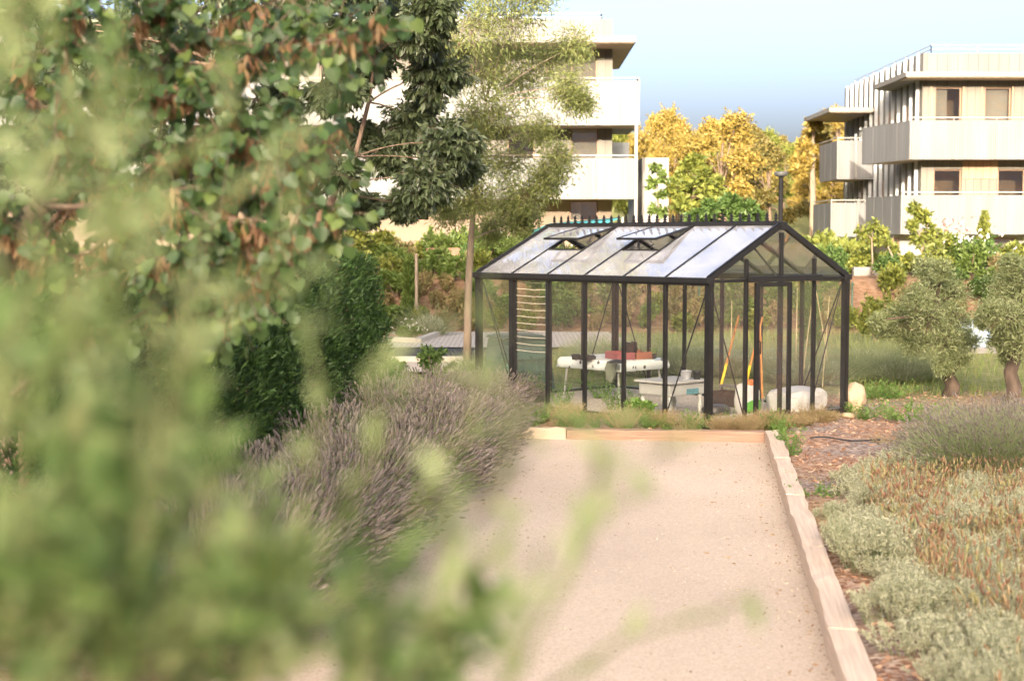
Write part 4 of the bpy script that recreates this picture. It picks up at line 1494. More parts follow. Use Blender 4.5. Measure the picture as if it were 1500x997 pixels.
# cardboard trays of seedlings, black above and pink red below
def tray(px, py, label, flap, c2):
    t = empty('carton_tray', on_table(px, py), grz + R(70), label, 'carton')
    w, d = .22, .30
    mb = MB()
    mb.box(-w, w, -d / 2, d / 2, 0, .006)
    for y in (-d / 2, d / 2 - .006): mb.box(-w, w, y, y + .006, .0062, .085)
    for x in (-w, w - .006): mb.box(x, x + .006, -d / 2 + .0062, d / 2 - .0062, .0062, .11)
    mb.build('tray', c2, t)
    mb = MB(); mb.box(-w + .002, w - .002, -d / 2 - .004, -d / 2 - .001, .012, .05); mb.build('stripe', M['darkcard'], t)
    mb = MB()
    if flap:
        mb.bar((-w + .02, -d / 2 + .02, .17), (-w + .24, -d / 2 + .02, .17), .012, .17)
    else:
        mb.bar((w - .24, .05, .17), (w - .06, .05, .17), .012, .17)
    mb.build('end_flap', M['darkcard'], t)
    mb = MB(); x = -w + .14 if flap else w - .18
    y = (-d / 2 + .012) if flap else .042
    mb.box(x, x + .045, y - .003, y, .17, .25); mb.build('handle_hole', M['white'], t)
M['darkcard'] = plain('dark printed card', (.035, .022, .02), .5)
M['redcard'] = plain('pink red card', (.26, .075, .075), .55, 0, .1)
M['orangecard'] = plain('orange red card', (.27, .10, .06), .55, 0, .1)
M['soil'] = plain('dark soil', (.03, .022, .018), .95, 0, .4, 30)
tray(908, 526, 'dark carton tray with a pink red side on the patterned tablecloth, left of two', True, M['redcard'])
tray(936, 525, 'orange red carton tray with a green-tinged end flap, right of two', False, M['orangecard'])
def pot(name, loc, r, h, mat, label, soil=True):
    p = empty(name, loc, 0, label, 'pot')
    mb = MB()
    mb.lathe([(r * .74, 0), (r * .96, h * .86), (r * 1.06, h * .86), (r * 1.06, h), (r * .92, h), (r * .90, h * .84)], n=20)
    mb.build('pot', mat, p, smooth=False)
    if soil:
        mb = MB(); mb.lathe([(r * .3, h * .80), (r * .9, h * .80), (r * .9, h * .835)], n=16); mb.build('soil', M['soil'], p)
    return p
M['blackplastic'] = plain('black plastic', (.025, .025, .026), .45)
pot('plant_pot', on_table(843, 527.5), .07, .085, M['blackplastic'], 'dark low pot near the left end of the tablecloth')
sc = empty('seed_tray', on_table(856, 527), grz, 'flat dark tray beside the low pot on the tablecloth', 'tray')
mb = MB(); mb.box(-.16, .16, -.1, .1, 0, .05); mb.build('tray', M['blackplastic'], sc, bevel=.006)
mb = MB(); mb.box(-.145, .145, -.085, .085, .0502, .062); mb.build('soil', M['soil'], sc, bevel=.004)
ht = empty('straw_hat', on_table(904, 532), 0, 'dark flat heap of netting at the front corner of the tablecloth', 'netting')
mb = MB(); mb.lathe([(.14, 0), (.15, .012), (.10, .035), (.05, .05), (.005, .052)], n=16); mb.build('netting', M['blackplastic'], ht, smooth=True)
ht.name = 'netting_heap'
gv = empty('garden_glove', on_table(967, 529), grz, 'small grey blue tool lying near the right end of the tablecloth', 'hand tool')
mb = MB(); mb.tube([(-.12, 0, .02), (0, 0, .02)], [.016, .013], 8); mb.build('handle', M['bluegrey'], gv)
mb = MB(); mb.tube([(0, 0, .02), (.05, 0, .02), (.14, 0, .012), (.19, 0, .01)], [.008, .03, .03, .004], 8); mb.build('blade', M['steel'], gv)
gv.name = 'hand_trowel'
gb_ = empty('cloth_bag', gl(1.0, 2.74, tz - .02), grz, 'grey green cloth hung over the table edge', 'cloth')
mb = MB(); mb.add([(-.02, -.10, .02), (-.02, .10, .02), (-.05, .11, -.09), (-.05, .08, -.24), (-.05, -.02, -.30), (-.05, -.09, -.2),
                   (-.035, -.10, .02), (-.035, .10, .02), (-.075, .11, -.09), (-.07, .08, -.24), (-.07, -.02, -.30), (-.075, -.09, -.2)],
                  [(0, 1, 2, 3, 4, 5), (11, 10, 9, 8, 7, 6)] + [(i, 6 + i, 6 + (i + 1) % 6, (i + 1) % 6) for i in range(6)])
mb.build('cloth', plain('grey green cloth', (.16, .17, .12), .9), gb_)

# grey potting bench with turned legs
pb_c = on(986, 566, .56)
pbx = empty('potting_bench', gl(.72, 1.30, 0), grz, 'small grey plastic potting bench with deep sides', 'bench')
bw, bl_, bz = .86, .70, .53
mb = MB(); mb.box(-bw / 2, bw / 2, -bl_ / 2, bl_ / 2, bz - .035, bz); mb.build('top', M['greyplastic'], pbx, bevel=.012)
mb = MB(); mb.box(-bw / 2 + .05, bw / 2 - .05, -bl_ / 2 + .05, bl_ / 2 - .05, bz - .21, bz - .037); mb.build('deep_side', M['greyplastic'], pbx, bevel=.02)
for sx in (-1, 1):
    for sy in (-1, 1):
        mb = MB()
        mb.lathe([(.028, floor_z), (.036, .05), (.03, .1), (.042, .17), (.028, .22), (.034, bz - .212)], (sx * (bw / 2 - .1), sy * (bl_ / 2 - .1), 0), 12)
        mb.build('leg', M['greyplastic'], pbx, smooth=True)
mb = MB(); mb.box(-.02, .24, -bl_ / 2 + .044, -bl_ / 2 + .049, bz - .2, bz - .12); mb.build('label_sticker', plain('blue green sticker', (.10, .24, .27), .4, 0, .3, 40), pbx)
pot('plant_pot', gl(.82, 1.12, bz), .085, .13, plain('pale grey pot', (.33, .33, .34), .5), 'pale grey pot on the potting bench')
pot('plant_pot', gl(.98, 1.05, bz), .062, .125, M['blackplastic'], 'black pot beside the pale grey pot on the bench')
pot('plant_pot', gl(.72, 1.45, bz), .05, .06, M['blackplastic'], 'small black pot at the back of the potting bench')

# broadfork and rake handle
bf = empty('broadfork', gl(2.62, 1.72, 0), grz, 'broadfork with two wooden handles in yellow sockets', 'garden fork')
mb = MB(); mb.bar((0, -.27, .27), (0, .27, .27), .035, .04); mb.build('crossbar', M['steel'], bf, bevel=.005)
for k in range(6):
    y = -.25 + .1 * k
    mb = MB(); mb.tube([(0, y, .26), (-.03, y, .14), (-.09, y, floor_z)], [.009, .009, .004], 6); mb.build('tine', M['steel'], bf)
for y in (-.235, .235):
    mb = MB(); mb.tube([(.0, y, .28), (.12, y, .60)], [.021, .023], 10); s_ = mb.build('socket', M['yellow'], bf)
    mb = MB(); mb.tube([(.12, y, .60), (.41, y, 1.34)], [.019, .017], 10); mb.build('handle', M['wood'], bf)
rk = empty('hoe', gl(1.62, .36, 0), grz, 'long orange wooden handled hoe standing behind the sliding door', 'hoe')
mb = MB(); mb.tube([(0, 0, .26), (-.03, .03, 1.28)], [.016, .0145], 10); mb.build('handle', M['wood'], rk)
mb = MB(); mb.tube([(.008, -.006, floor_z + .06), (0, 0, .26)], [.013, .018], 10); mb.box(-.07, .08, -.05, -.044, floor_z, floor_z + .09); mb.build('blade', M['white'], rk)

# sacks
sk = blob('soil_sack', plain('white plastic sack', (.62, .60, .57), .4, 0, .12, 6, bump=.4, spec=.5), (.50, .30, .19), None, .16, 2.4, 5, .5, 3)
sk.location = gl(2.50, .42, floor_z - .012); sk.rotation_euler = (0, 0, grz + R(6))
tag(sk, 'big white plastic sack lying full inside the gable', 'sack')
sk2 = empty('compost_sack', gl(1.60, .62, floor_z), grz, 'upright sack with orange top and green printed front behind the door', 'sack')
a = blob('body', plain('white printed sack', (.60, .58, .55), .4, 0, .1, 8, spec=.5), (.21, .13, .25), sk2, .12, 2.0, 3, .7, 5)
mb = MB()
b_ = blob('green_print', plain('green print', (.12, .34, .06), .4, 0, .2, 12), (.17, .05, .11), sk2, .10, 2.0, 3, .75, 8); b_.location = (.02, -.095, .03)
c_ = blob('orange_print', plain('orange print', (.50, .17, .06), .4, 0, .5, 18), (.13, .07, .11), sk2, .25, 2.6, 3, .8, 9); c_.location = (.03, -.02, .30)
sk3 = blob('soil_sack', plain('dark plastic sack', (.05, .05, .05), .45, 0, .2), (.22, .16, .09), None, .15, 1.8, 3, .75, 11)
sk3.location = gl(1.18, .85, floor_z - .012); sk3.rotation_euler = (0, 0, grz)
tag(sk3, 'small dark sack lying left of the upright sack', 'sack')
cr_ = empty('storage_crate', gl(2.35, 1.5, floor_z), grz, 'low dark crate behind the broadfork tines', 'crate')
mb = MB(); mb.box(-.22, .22, -.35, .35, 0, .02)
for x in (-.22, .20): mb.box(x, x + .02, -.35, .35, .0202, .2)
for y in (-.35, .33): mb.box(-.199, .199, y, y + .02, .0202, .2)
mb.build('crate', M['soil'], cr_)
bd = blob('boulder', M['stone'], (.17, .17, .25), None, .22, 1.2, 4, None, 21)
bd.location = (5.13, 22.35, -.05)
tag(bd, 'tall rounded sandstone boulder at the right corner of the greenhouse', 'boulder')
for k, (px, py, s, lab) in enumerate(((930, 612, .15, 'flat pale stone in the weeds left of the near corner'), (958, 614, .11, 'smaller pale stone beside the flat one'),
                                      (1345, 655, .2, 'pale stone half hidden by the big lavender'), (1243, 608, .1, 'small stone in front of the tall boulder'))):
    p = on(px, py, 0)
    s_ = blob('stone', M['stone'], (s, s * .8, s * .45), None, .25, 1.4, 3, None, 30 + k)
    s_.location = (p.x, p.y, -.04)
    tag(s_, lab, 'stone')
# bamboo canes behind the right end, drip hose, covered pile
for k, (px, Y, dx, h, lab) in enumerate(((1176, 25.6, .18, 1.5, 'bamboo cane leaning left behind the gable'), (1207, 25.8, .12, 1.6, 'bamboo cane tilted behind the right gable post'), (1222, 26.4, -.3, 1.7, 'longest slanted cane beyond the right gable post'),
                                         (1072, 28.6, .02, 1.4, 'upright cane seen between the broadfork handles'), (1168, 26.8, .02, 1.7, 'pale upright stake left of the tilted canes'))):
    x = at(px, 350, Y).x
    mb = MB(); mb.tube([(0, 0, -.1), (dx * .5, .02, h * .5), (dx, .05, h)], [.010, .009, .006], 6)
    o = mb.build('bamboo_cane', M['cane']); o.location = (x, Y, Hz(x, Y))
    tag(o, lab, 'cane')
sx = at(609, 350, 42).x
mb = MB(); mb.tube([(0, 0, -.1), (0, 0, 2.0)], .045, 8); o = mb.build('tree_stake', M['palebark']); o.location = (sx, 42.2, Hz(sx, 42.2)); tag(o, 'pale wooden stake beside the green columnar cypress', 'stake')
a_, b_2 = on(1186, 641, .03), on(1290, 645, .03)
mb = MB(); mb.tube([a_.lerp(b_2, t) + Vector((0, .05 * math.sin(9 * t), .012 * math.sin(7 * t))) for t in np.linspace(0, 1, 14)], .010, 6)
o = mb.build('drip_hose', M['blackplastic']); tag(o, 'thin dark drip hose lying across the bark mulch', 'hose')
pc = at(1422, 500, 34)
cp = empty('covered_pile', (pc.x, 34, Hz(pc.x, 34)), 0, 'pale blue covered pile glimpsed between the two olive trees', 'covered pile')
c1 = blob('cover', M['bluegrey'], (.42, .5, .42), cp, .12, 1.2, 4, .85, 41)
mb = MB(); mb.box(-.42, .42, -.55, .5, -.02, .14); mb.build('base', M['white'], cp, bevel=.03)

# ------------------------------------------------------------------ planting of the garden
# olive trees
def olive(px_base, Y, stem, spec, label):
    b = ground_pt(px_base, Y)
    root = tree('olive_tree', [b] + trunk_px(stem, Y), list(np.linspace(.135, .06, len(stem) + 1)), cl_px(spec, Y, .45, (1, 1, 1)), L['olive'], M['olivebark'],
                62, 26, .066, .015, label, 'olive tree', None, -.15, .8, .004, fork=list(range(2, len(stem) + 1)), sides=10, jit=.16)
    return root
olive(1394, 24.3, [(1396, 565), (1388, 548), (1398, 530), (1390, 505), (1380, 470, .1), (1372, 440, .1)],
      [(1370, 415, 34), (1345, 440, 30), (1395, 435, 34), (1320, 470, 34), (1360, 465, 38), (1400, 470, 34), (1385, 498, 36), (1415, 500, 24), (1338, 500, 30), (1300, 480, 22), (1382, 535, 18),
       (1405, 525, 20), (1355, 395, 20), (1285, 470, 13), (1380, 398, 18)], 'olive tree with a short twisted trunk, left of two')
olive(1484, 23.4, [(1486, 570), (1480, 545), (1490, 515), (1486, 480), (1490, 450, .1)],
      [(1470, 425, 32), (1500, 410, 36), (1450, 455, 24), (1480, 465, 34), (1510, 460, 40), (1465, 490, 26), (1500, 500, 36), (1440, 470, 13), (1480, 388, 20), (1520, 385, 26), (1530, 500, 40), (1478, 520, 18)],
      'olive tree with a dark forked trunk at the right edge of the photo')

# lavender: a cushion of leafy stems with a faded flower spike on each tall one
def lavender(r, h, n, flower=True, lean=(0, 0), leafy=500, tall=1.0, spikes=.82):
    a = rng.random(n) * 6.283
    q = np.sqrt(rng.random(n))
    Bp = np.stack([q * r * .38 * np.cos(a), q * r * .38 * np.sin(a), np.zeros(n)], 1)
    el = 1.0 - .78 * q ** 1.3
    ln = h * (1.05 + .35 * rng.random(n)) * tall
    D = np.stack([np.cos(a) * np.sqrt(1 - el ** 2) + lean[0], np.sin(a) * np.sqrt(1 - el ** 2) + lean[1], el + .12], 1) + rng.normal(size=(n, 3)) * .13
    D = unit(D)
    reach = np.where(q > .6, r / h, 1.0)[:, None]
    T = Bp + D * ln[:, None] * (1 + .12 * (reach - 1))
    T[:, 2] = np.maximum(T[:, 2], .06)
    st = ribbons(Bp, T, rng.normal(size=n) * .05, .007, 3)
    m = leafy
    a = rng.random(m) * 6.283
    qq = rng.random(m) ** .5
    P = np.stack([np.cos(a) * qq * r * .75, np.sin(a) * qq * r * .75, h * (.12 + .52 * rng.random(m)) * np.sqrt(1 - .8 * qq ** 2)], 1)
    Dl = np.stack([np.cos(a) * .5, np.sin(a) * .5, np.ones(m)], 1) + rng.normal(size=(m, 3)) * .35
    lf = leaf_quads(P, Dl, .10 + .06 * rng.random(m), .012)
    fl = None
    if flower:
        k = rng.random(n) < spikes
        Dk = unit(T[k] - Bp[k])
        fl = spindles(T[k] - Dk * .01, Dk + rng.normal(size=Dk.shape) * .12, .045 + .05 * rng.random(k.sum()), .0085 + .004 * rng.random(k.sum()))
    return st, lf, fl
def lavender_proto(r, h, n, label, group=None, lean=(0, 0), leafy=1500, flower=True, stem=None, tall=1.0, name='lavender_bush', spikes=.82):
    root = empty(name, (0, 0, 0), 0, label, 'lavender', group)
    st, lf, fl = lavender(r, h, n, flower, lean, leafy, tall, spikes)
    link('stems', np_mesh('stems', *st), L['lavstem'], root)
    link('foliage', np_mesh('foliage', *lf), stem or L['lavleaf'], root)
    if fl: link('blossoms', np_mesh('blossoms', *fl), L['lavflower'], root)
    return root
lg = 'lavender bushes lining the left side of the court'
ll_ = 'lavender bush with faded purple grey spikes along the left side of the gravel court'
lav = [Stock(lavender_proto(.62, .58, 900, ll_, lg, (.25, -.05))), Stock(lavender_proto(.58, .52, 850, ll_, lg, (.35, .1))), Stock(lavender_proto(.66, .62, 950, ll_, lg, (.2, 0)))]
def lav_at(a, b, s=1.0, tilt=True):
    p = court(a, b)
    o = random.choice(lav).get()
    put(o, p.x, p.y, s * random.uniform(.92, 1.1), random.uniform(.92, 1.1), z=0 if b > 3.9 else CZ)
    o.rotation_euler.z = random.uniform(-.5, .5)
for k in range(17):
    lav_at(-1.0 + k * .72, 3.86 + random.uniform(-.07, .07) + (.1 if k > 8 else 0), .82 if k < 5 else .95)
for k in range(16):
    lav_at(-1.2 + k * .78, 4.62 + random.uniform(-.1, .1), .82 if k < 4 else 1.0)
for k in range(5):
    lav_at(-1.5 - k * .5, 4.3 - .1 * k, .75)
# big lavender on the right, and grey cushions beyond
rg = 'tall lavender on the right'
rl = 'large spreading lavender bush under the olive trees at right'
rlv = Stock(lavender_proto(.85, .85, 1700, rl, rg, (0, 0), 5200, spikes=.42))
for px, py, s in ((1425, 706, .72), (1478, 706, .78), (1540, 704, .8), (1440, 680, .72), (1500, 676, .75), (1400, 672, .55), (1550, 666, .75)):
    p = on(px, py, 0)
    put(rlv.get(), p.x, p.y, s, random.uniform(.9, 1.05))
sg = 'grey green lavender cushions behind the greenhouse'
sl_ = 'grey green lavender cushion out of flower on the grass behind the greenhouse'
slv = Stock(lavender_proto(.75, .62, 1100, sl_, sg, (0, 0), 2600, False, L['silver'], name='grey_cushion'))
for px, py in ((905, 548), (940, 550), (975, 548), (1010, 550), (1040, 548), (1075, 550), (925, 536), (990, 535), (1060, 536), (870, 540), (1170, 562), (1205, 560), (1150, 550), (1185, 548),
               (1255, 552), (1285, 555), (1318, 558), (1300, 545), (1340, 556), (1268, 542), (880, 525), (700, 556), (735, 560)):
    p = on(px, py, 0)
    put(slv.get(), p.x, p.y, random.uniform(.75, 1.1), random.uniform(.85, 1.1))
# silvery mounds and rusty ground cover in the right foreground
def mound_proto(r, h, n, label, group, kind):
    root = empty('silver_mound', (0, 0, 0), 0, label, 'ground shrub', group)
    a = rng.random(n) * 6.283
    q = np.sqrt(rng.random(n))
    lump = 1 + .25 * np.sin(3 * a + 1) * q
    top = h * (.30 + .70 * np.sqrt(1 - .9 * q ** 2)) * (.72 + .45 * rng.random(n))
    T = np.stack([q * r * lump * np.cos(a), q * r * lump * np.sin(a), top], 1)
    Bp = T * np.array([.72, .72, .25])
    D = unit(T - Bp)
    k = 46                                       # short woolly shoots: leaves packed round the upper end of each stem
    t = .45 + .6 * rng.random((n, k))
    P = (Bp[:, None] + (T - Bp)[:, None] * t[..., None] + rng.normal(size=(n, k, 3)) * .008).reshape(-1, 3)
    Dl = (D[:, None] * .9 + rng.normal(size=(n, k, 3)) * .75).reshape(-1, 3)
    V, Q = leaf_quads(P, Dl, .018 + .012 * rng.random(n * k), .008)
    link('foliage', np_mesh('foliage', V, Q), L['silver'], root)
    link('stems', np_mesh('stems', *ribbons(Bp * [1, 1, 0], T, rng.normal(size=n) * .01, .005, 2)), L['lavstem'], root)
    return root
mg, ml = 'silvery cushions on the right', 'silvery grey green cushion among the rusty ground cover in the right foreground'
mds = [Stock(mound_proto(.32, .30, 135, ml, mg, 0)), Stock(mound_proto(.27, .24, 105, ml, mg, 0)), Stock(mound_proto(.36, .34, 165, ml, mg, 0))]
sp3 = []
tries = 0
while len(sp3) < 78 and tries < 5000:
    tries += 1
    a = random.uniform(2.7, 12.2)
    b = -random.uniform(.45, 4.6)
    p = court(a, b)
    px = 750 + p.x / p.y * F
    if px > 1580 or (-b < 2.15 - .36 * a): continue
    dn = .27
    if all((p.x - u) ** 2 + (p.y - v) ** 2 > dn ** 2 * 1.5 for u, v in sp3): sp3.append((p.x, p.y))
for x, y in sp3:
    put(random.choice(mds).get(), x, y, random.uniform(.7, 1.15), random.uniform(.75, 1.1))
n = 24000
a = rng.uniform(3.4, 12.6, n); b = -rng.uniform(.35, 5.2, n)
P = np.array([c_far.x, c_far.y])[None] - a[:, None] * np.array([cd.x, cd.y]) - b[:, None] * np.array([cn.x, cn.y])
dens = .6 * np.sin(P[:, 0] * 4.3 + 1.7 * np.sin(P[:, 1] * 2.3)) * np.sin(P[:, 1] * 3.1 + P[:, 0]) + .35 * np.sin(P[:, 0] * 1.3 + 1) * np.sin(P[:, 1] * .9) + .6 * rng.random(n)
k = (dens > .05) & (-b > np.maximum(.75, 2.4 - .34 * a))
P = P[k]; n = len(P)
Bp = np.column_stack([P, H(P[:, 0], P[:, 1])])
T = Bp + np.column_stack([rng.normal(size=(n, 2)) * .05, .12 + .22 * rng.random(n)])
Vr, Qr = join_np([ribbons(Bp, T, rng.normal(size=n) * .012, .006, 2), spindles(T - [0, 0, .015], (T - Bp) + rng.normal(size=(n, 3)) * .06, .03 + .05 * rng.random(n), .006 + .006 * rng.random(n), 3),
                  leaf_quads(np.repeat(Bp + (T - Bp) * .4, 3, 0), rng.normal(size=(n * 3, 3)) + [0, 0, .6], .035, .010)])
gc = link('ground_cover', np_mesh('ground_cover', Vr, Qr), L['rust'])
tag(gc, 'rusty brown flowering ground cover between the silvery cushions', 'ground cover', kind='stuff')

# bark mulch chips
n = 15000
x = rng.uniform(1.6, 11, n); y = rng.uniform(8.5, 25, n)
a = (c_far.x - x) * cd.x + (c_far.y - y) * cd.y
b = (c_far.x - x) * cn.x + (c_far.y - y) * cn.y
gw = (x - GX) * math.sin(TH) + (y - GY) * math.cos(TH); gll = -(x - GX) * math.cos(TH) + (y - GY) * math.sin(TH)
k = ((b < -.24) | (a < -.45)) & ~((gw > -.08) & (gw < GW + .08) & (gll > -.12) & (gll < GL + .1))
x, y = x[k], y[k]; n = len(x)
P = np.column_stack([x, y, H(x, y) + .006 + .012 * rng.random(n)])
D = np.column_stack([rng.normal(size=(n, 2)), rng.normal(size=n) * .25])
V1, Q1 = leaf_quads(P, D, .03 + .055 * rng.random(n), .014 + .02 * rng.random(n), .12)
o = link('bark_mulch', np_mesh('bark_mulch', V1, Q1), L['chip'])
tag(o, 'loose reddish brown bark chips covering the bed right of the court', 'mulch', kind='stuff')
# grass on the lawn behind
n = 26000
x = rng.uniform(-9, 14, n); y = rng.uniform(24, 41, n)
k = ~((y > 28.2) & (y < 34.8) & (x < -.5)) & ~((y > 34.5) & (x < 3.2)) & ((y > 26.5) | (x > 5.8) | (x < -.6))
gw = (x - GX) * math.sin(TH) + (y - GY) * math.cos(TH); gll = -(x - GX) * math.cos(TH) + (y - GY) * math.sin(TH)
k &= ~((gw > -.1) & (gw < GW + .1) & (gll > -.1) & (gll < GL + .1)) & (np.sin(x * 1.1 + np.sin(y)) + rng.normal(size=n) * .7 > -.5)
x, y = x[k], y[k]; n = len(x)
Bp = np.column_stack([x, y, H(x, y)])
T = Bp + np.column_stack([rng.normal(size=(n, 2)) * .05, .07 + .16 * rng.random(n)])
o = link('grass', np_mesh('grass', *ribbons(Bp, T, rng.normal(size=n) * .03, .016, 2)), leafmat('lawn blade', [(.14, .20, .05), (.21, .26, .08), (.32, .30, .13), (.18, .25, .07)], .35, .8))
tag(o, 'uneven half dry grass behind the greenhouse', 'grass', kind='stuff')

# tufts and weeds
def tuft_proto(name, n, r, h, mat, label, cat, group, leafy=0, seeds=False, width=.006):
    root = empty(name, (0, 0, 0), 0, label, cat, group)
    a = rng.random(n) * 6.283; q = np.sqrt(rng.random(n))
    Bp = np.stack([q * r * .4 * np.cos(a), q * r * .4 * np.sin(a), np.zeros(n)], 1)
    T = Bp + np.stack([np.cos(a) * q * r * .9, np.sin(a) * q * r * .9, h * (.55 + .55 * rng.random(n))], 1) + rng.normal(size=(n, 3)) * [.03, .03, 0]
    parts = [ribbons(Bp, T, rng.normal(size=n) * .02, width, 2)]
    if leafy:
        t = rng.random((n, leafy))
        P = (Bp[:, None] + (T - Bp)[:, None] * t[..., None]).reshape(-1, 3)
        parts.append(leaf_quads(P, rng.normal(size=P.shape) + [0, 0, .5], .05 * (.6 + .8 * rng.random(len(P))), .016))
    if seeds:
        m_ = n * 5
        t = .55 + .45 * rng.random((n, 5))
        P = (Bp[:, None] + (T - Bp)[:, None] * t[..., None]).reshape(-1, 3) + rng.normal(size=(m_, 3)) * .014
        parts.append(leaf_quads(P, rng.normal(size=P.shape), .018, .010))
    link('blades', np_mesh('blades', *join_np(parts)), mat, root)
    return root
dg, dl = 'dry tufts before the greenhouse', 'dry straw and pinkish grass tuft between the far timber and the greenhouse'
dr = [Stock(tuft_proto('dry_tuft', 130, .22, .28, L['drygrass'], dl, 'grass tuft', dg, 0, True)), Stock(tuft_proto('dry_tuft', 110, .2, .22, L['drygrass'], dl, 'grass tuft', dg, 2, True))]
gg, gl_ = 'green weeds before the greenhouse', 'loose green weed between the far timber and the greenhouse'
wd = [Stock(tuft_proto('green_weed', 34, .16, .26, L['weed'], gl_, 'weed', gg, 8))]
for k in range(74):
    b = random.uniform(-.3, 4.4)
    a = random.uniform(-1.0 - .25 * b, -.32)
    p = court(a, b)
    gw = (p.x - GX) * math.sin(TH) + (p.y - GY) * math.cos(TH)
    gll = -(p.x - GX) * math.cos(TH) + (p.y - GY) * math.sin(TH)
    if gw > -.14 and gll > -.16: continue
    put((random.choice(dr) if random.random() < .5 else wd[0]).get(), p.x, p.y, random.uniform(.6, 1.1), random.uniform(.7, 1.2))
for k in range(26):
    w = random.uniform(-.1, 2.3); q = gl(w, random.uniform(-.65, -.17))
    if (c_far.x - q.x) * cd.x + (c_far.y - q.y) * cd.y > -.3: continue
    put(random.choice(dr).get(), q.x, q.y, random.uniform(.6, .95), random.uniform(.6, 1.05))
def one(px, py, s, label, n=30, h=.3, r=.15, mat='weed', leafy=9, seeds=False, cat='weed'):
    p = on(px, py, 0)
    o = tuft_proto('green_weed' if mat == 'weed' else 'dry_tuft', n, r, h, L[mat], label, cat, None, leafy, seeds)
    put(o, p.x, p.y, s)
one(1068, 622, 1.0, 'upright pale green weed inside the near gable bay', 7, .3, .08)
one(1094, 625, .9, 'smaller upright weed by the foot of the sliding door', 6, .22, .07)
one(1146, 650, 1.0, 'green grassy weed just right of the timber corner', 22, .3, .1)
one(1163, 662, 1.1, 'taller bright weed nearer along the right-hand timber', 20, .34, .1)
one(1145, 722, .8, 'small weed at the court side of the right-hand timber', 14, .08, .22)
one(1190, 720, .9, 'flat spreading weed on the mulch right of the timber', 26, .1, .35)
one(1178, 868, .7, 'tiny green weed rooted in the gravel beside the timber', 12, .07, .16)
one(1245, 603, .8, 'green weed at the right gable corner post', 14, .22, .07)
one(1268, 610, 1.0, 'bushy grey green weed right of the tall boulder', 40, .22, .22)
one(1330, 612, 1.3, 'patch of fresh green grass beneath the left olive', 80, .2, .5)
one(1290, 580, 1.3, 'fresh green tuft on the lawn right of the boulder', 80, .2, .5)
one(1298, 648, 1.0, 'flattened rust brown tuft beside the drip hose', 70, .12, .3, 'drygrass', 0, False, 'grass tuft')
one(1205, 700, 1.0, 'sparse dry stalks on the mulch near the timber', 18, .2, .3, 'drygrass', 0, True, 'grass tuft')
gp = shrub_proto('leafy_plant', .24, .34, 6, 12, L['weed'], .055, .035, 'round bright green leafy plant in front of the potting bench', 'plant')
p = on(940, 618, 0); put(gp, p.x, p.y, 1.0)
# small round shrubs and a grey plant by the road and kerb
for px, Y, s, lab in ((631, 27.6, .85, 'dark rounded shrub in front of the asphalt road'), (663, 27.4, .5, 'smaller rounded shrub right of the dark rounded one'), (580, 26.4, .7, 'loose dark shrub at the end of the cypress hedge')):
    o = shrub_proto('rounded_shrub', .42, .75, 7, 16, L['bush'], .07, .04, lab, 'shrub')
    put(o, at(px, 350, Y).x, Y, s)
o = lavender_proto(.6, .95, 500, 'grey green spiky plant in the planted corner by the kerb', None, (0, 0), 1500, False, L['silver'], name='grey_plant')
put(o, at(628, 350, 39.2).x, 39.2, .9)
o = shrub_proto('flowering_plant', .5, .5, 6, 12, L['green'], .09, .03, 'low plant with tiny white flowers at the corner of the kerb', 'plant')
put(o, at(596, 350, 37.9).x, 37.9, .8)
fl = rng.normal(size=(26, 3)) * [.28, .28, .1] + [0, 0, .48]
link('blossoms', np_mesh('blossoms', *leaf_hex(np.repeat(fl, 3, 0), rng.normal(size=(78, 3)), .05, .04)), L['flower'], o)

# the cypress hedge on the left
hx = empty('cypress_hedge', court(3, 6.3), 0, 'tall dense dark green cypress hedge behind the lavender', 'hedge')
n = 30000
a = rng.uniform(-.6, 10.5, n)
z = rng.random(n) ** .8 * 2.35
ww = .62 * np.sqrt(np.clip(1 - (z / 2.6) ** 3, .1, 1)) * (1 + .10 * np.sin(a * 4.2 + z) + .08 * np.sin(a * 9 + 3 * z))
sd = rng.uniform(-1, 1, n)
end = np.clip((a + .6) / .6, 0, 1) ** .5
off = np.sign(sd) * np.abs(sd) ** .35 * ww * end
zz = z * (.96 + .05 * np.sin(a * 2.1)) * (.75 + .25 * end)
P = np.array([c_far.x, c_far.y])[None] - a[:, None] * np.array([cd.x, cd.y]) - (5.62 + off)[:, None] * np.array([cn.x, cn.y])
P = np.column_stack([P, zz]) - np.array(hx.location)[None]
side = -np.sign(sd)[:, None] * np.array([cn.x, cn.y, 0])[None] * -1
side = np.sign(sd)[:, None] * -np.array([cn.x, cn.y, 0])[None]
D = side * .55 + np.array([0, 0, .75]) + rng.normal(size=(n, 3)) * .35
k3 = 3
P3 = np.repeat(P, k3, 0) + rng.normal(size=(n * k3, 3)) * .03
D3 = np.repeat(D, k3, 0) + rng.normal(size=(n * k3, 3)) * .4
link('foliage', np_mesh('foliage', *leaf_quads(P3, D3, .06 + .06 * rng.random(n * k3), .018 + .012 * rng.random(n * k3))), L['hedge'], hx)
mb = MB()
for k in range(12):
    q = court(-.2 + k * .9, 5.62) - Vector(hx.location); q.z = 0
    mb.tube([q + Vector((0, 0, -.1)), q + Vector((0, 0, 1.0)), q + Vector((0, 0, 2.0))], [.05, .04, .02], 6)
mb.build('trunks', M['bark'], hx)

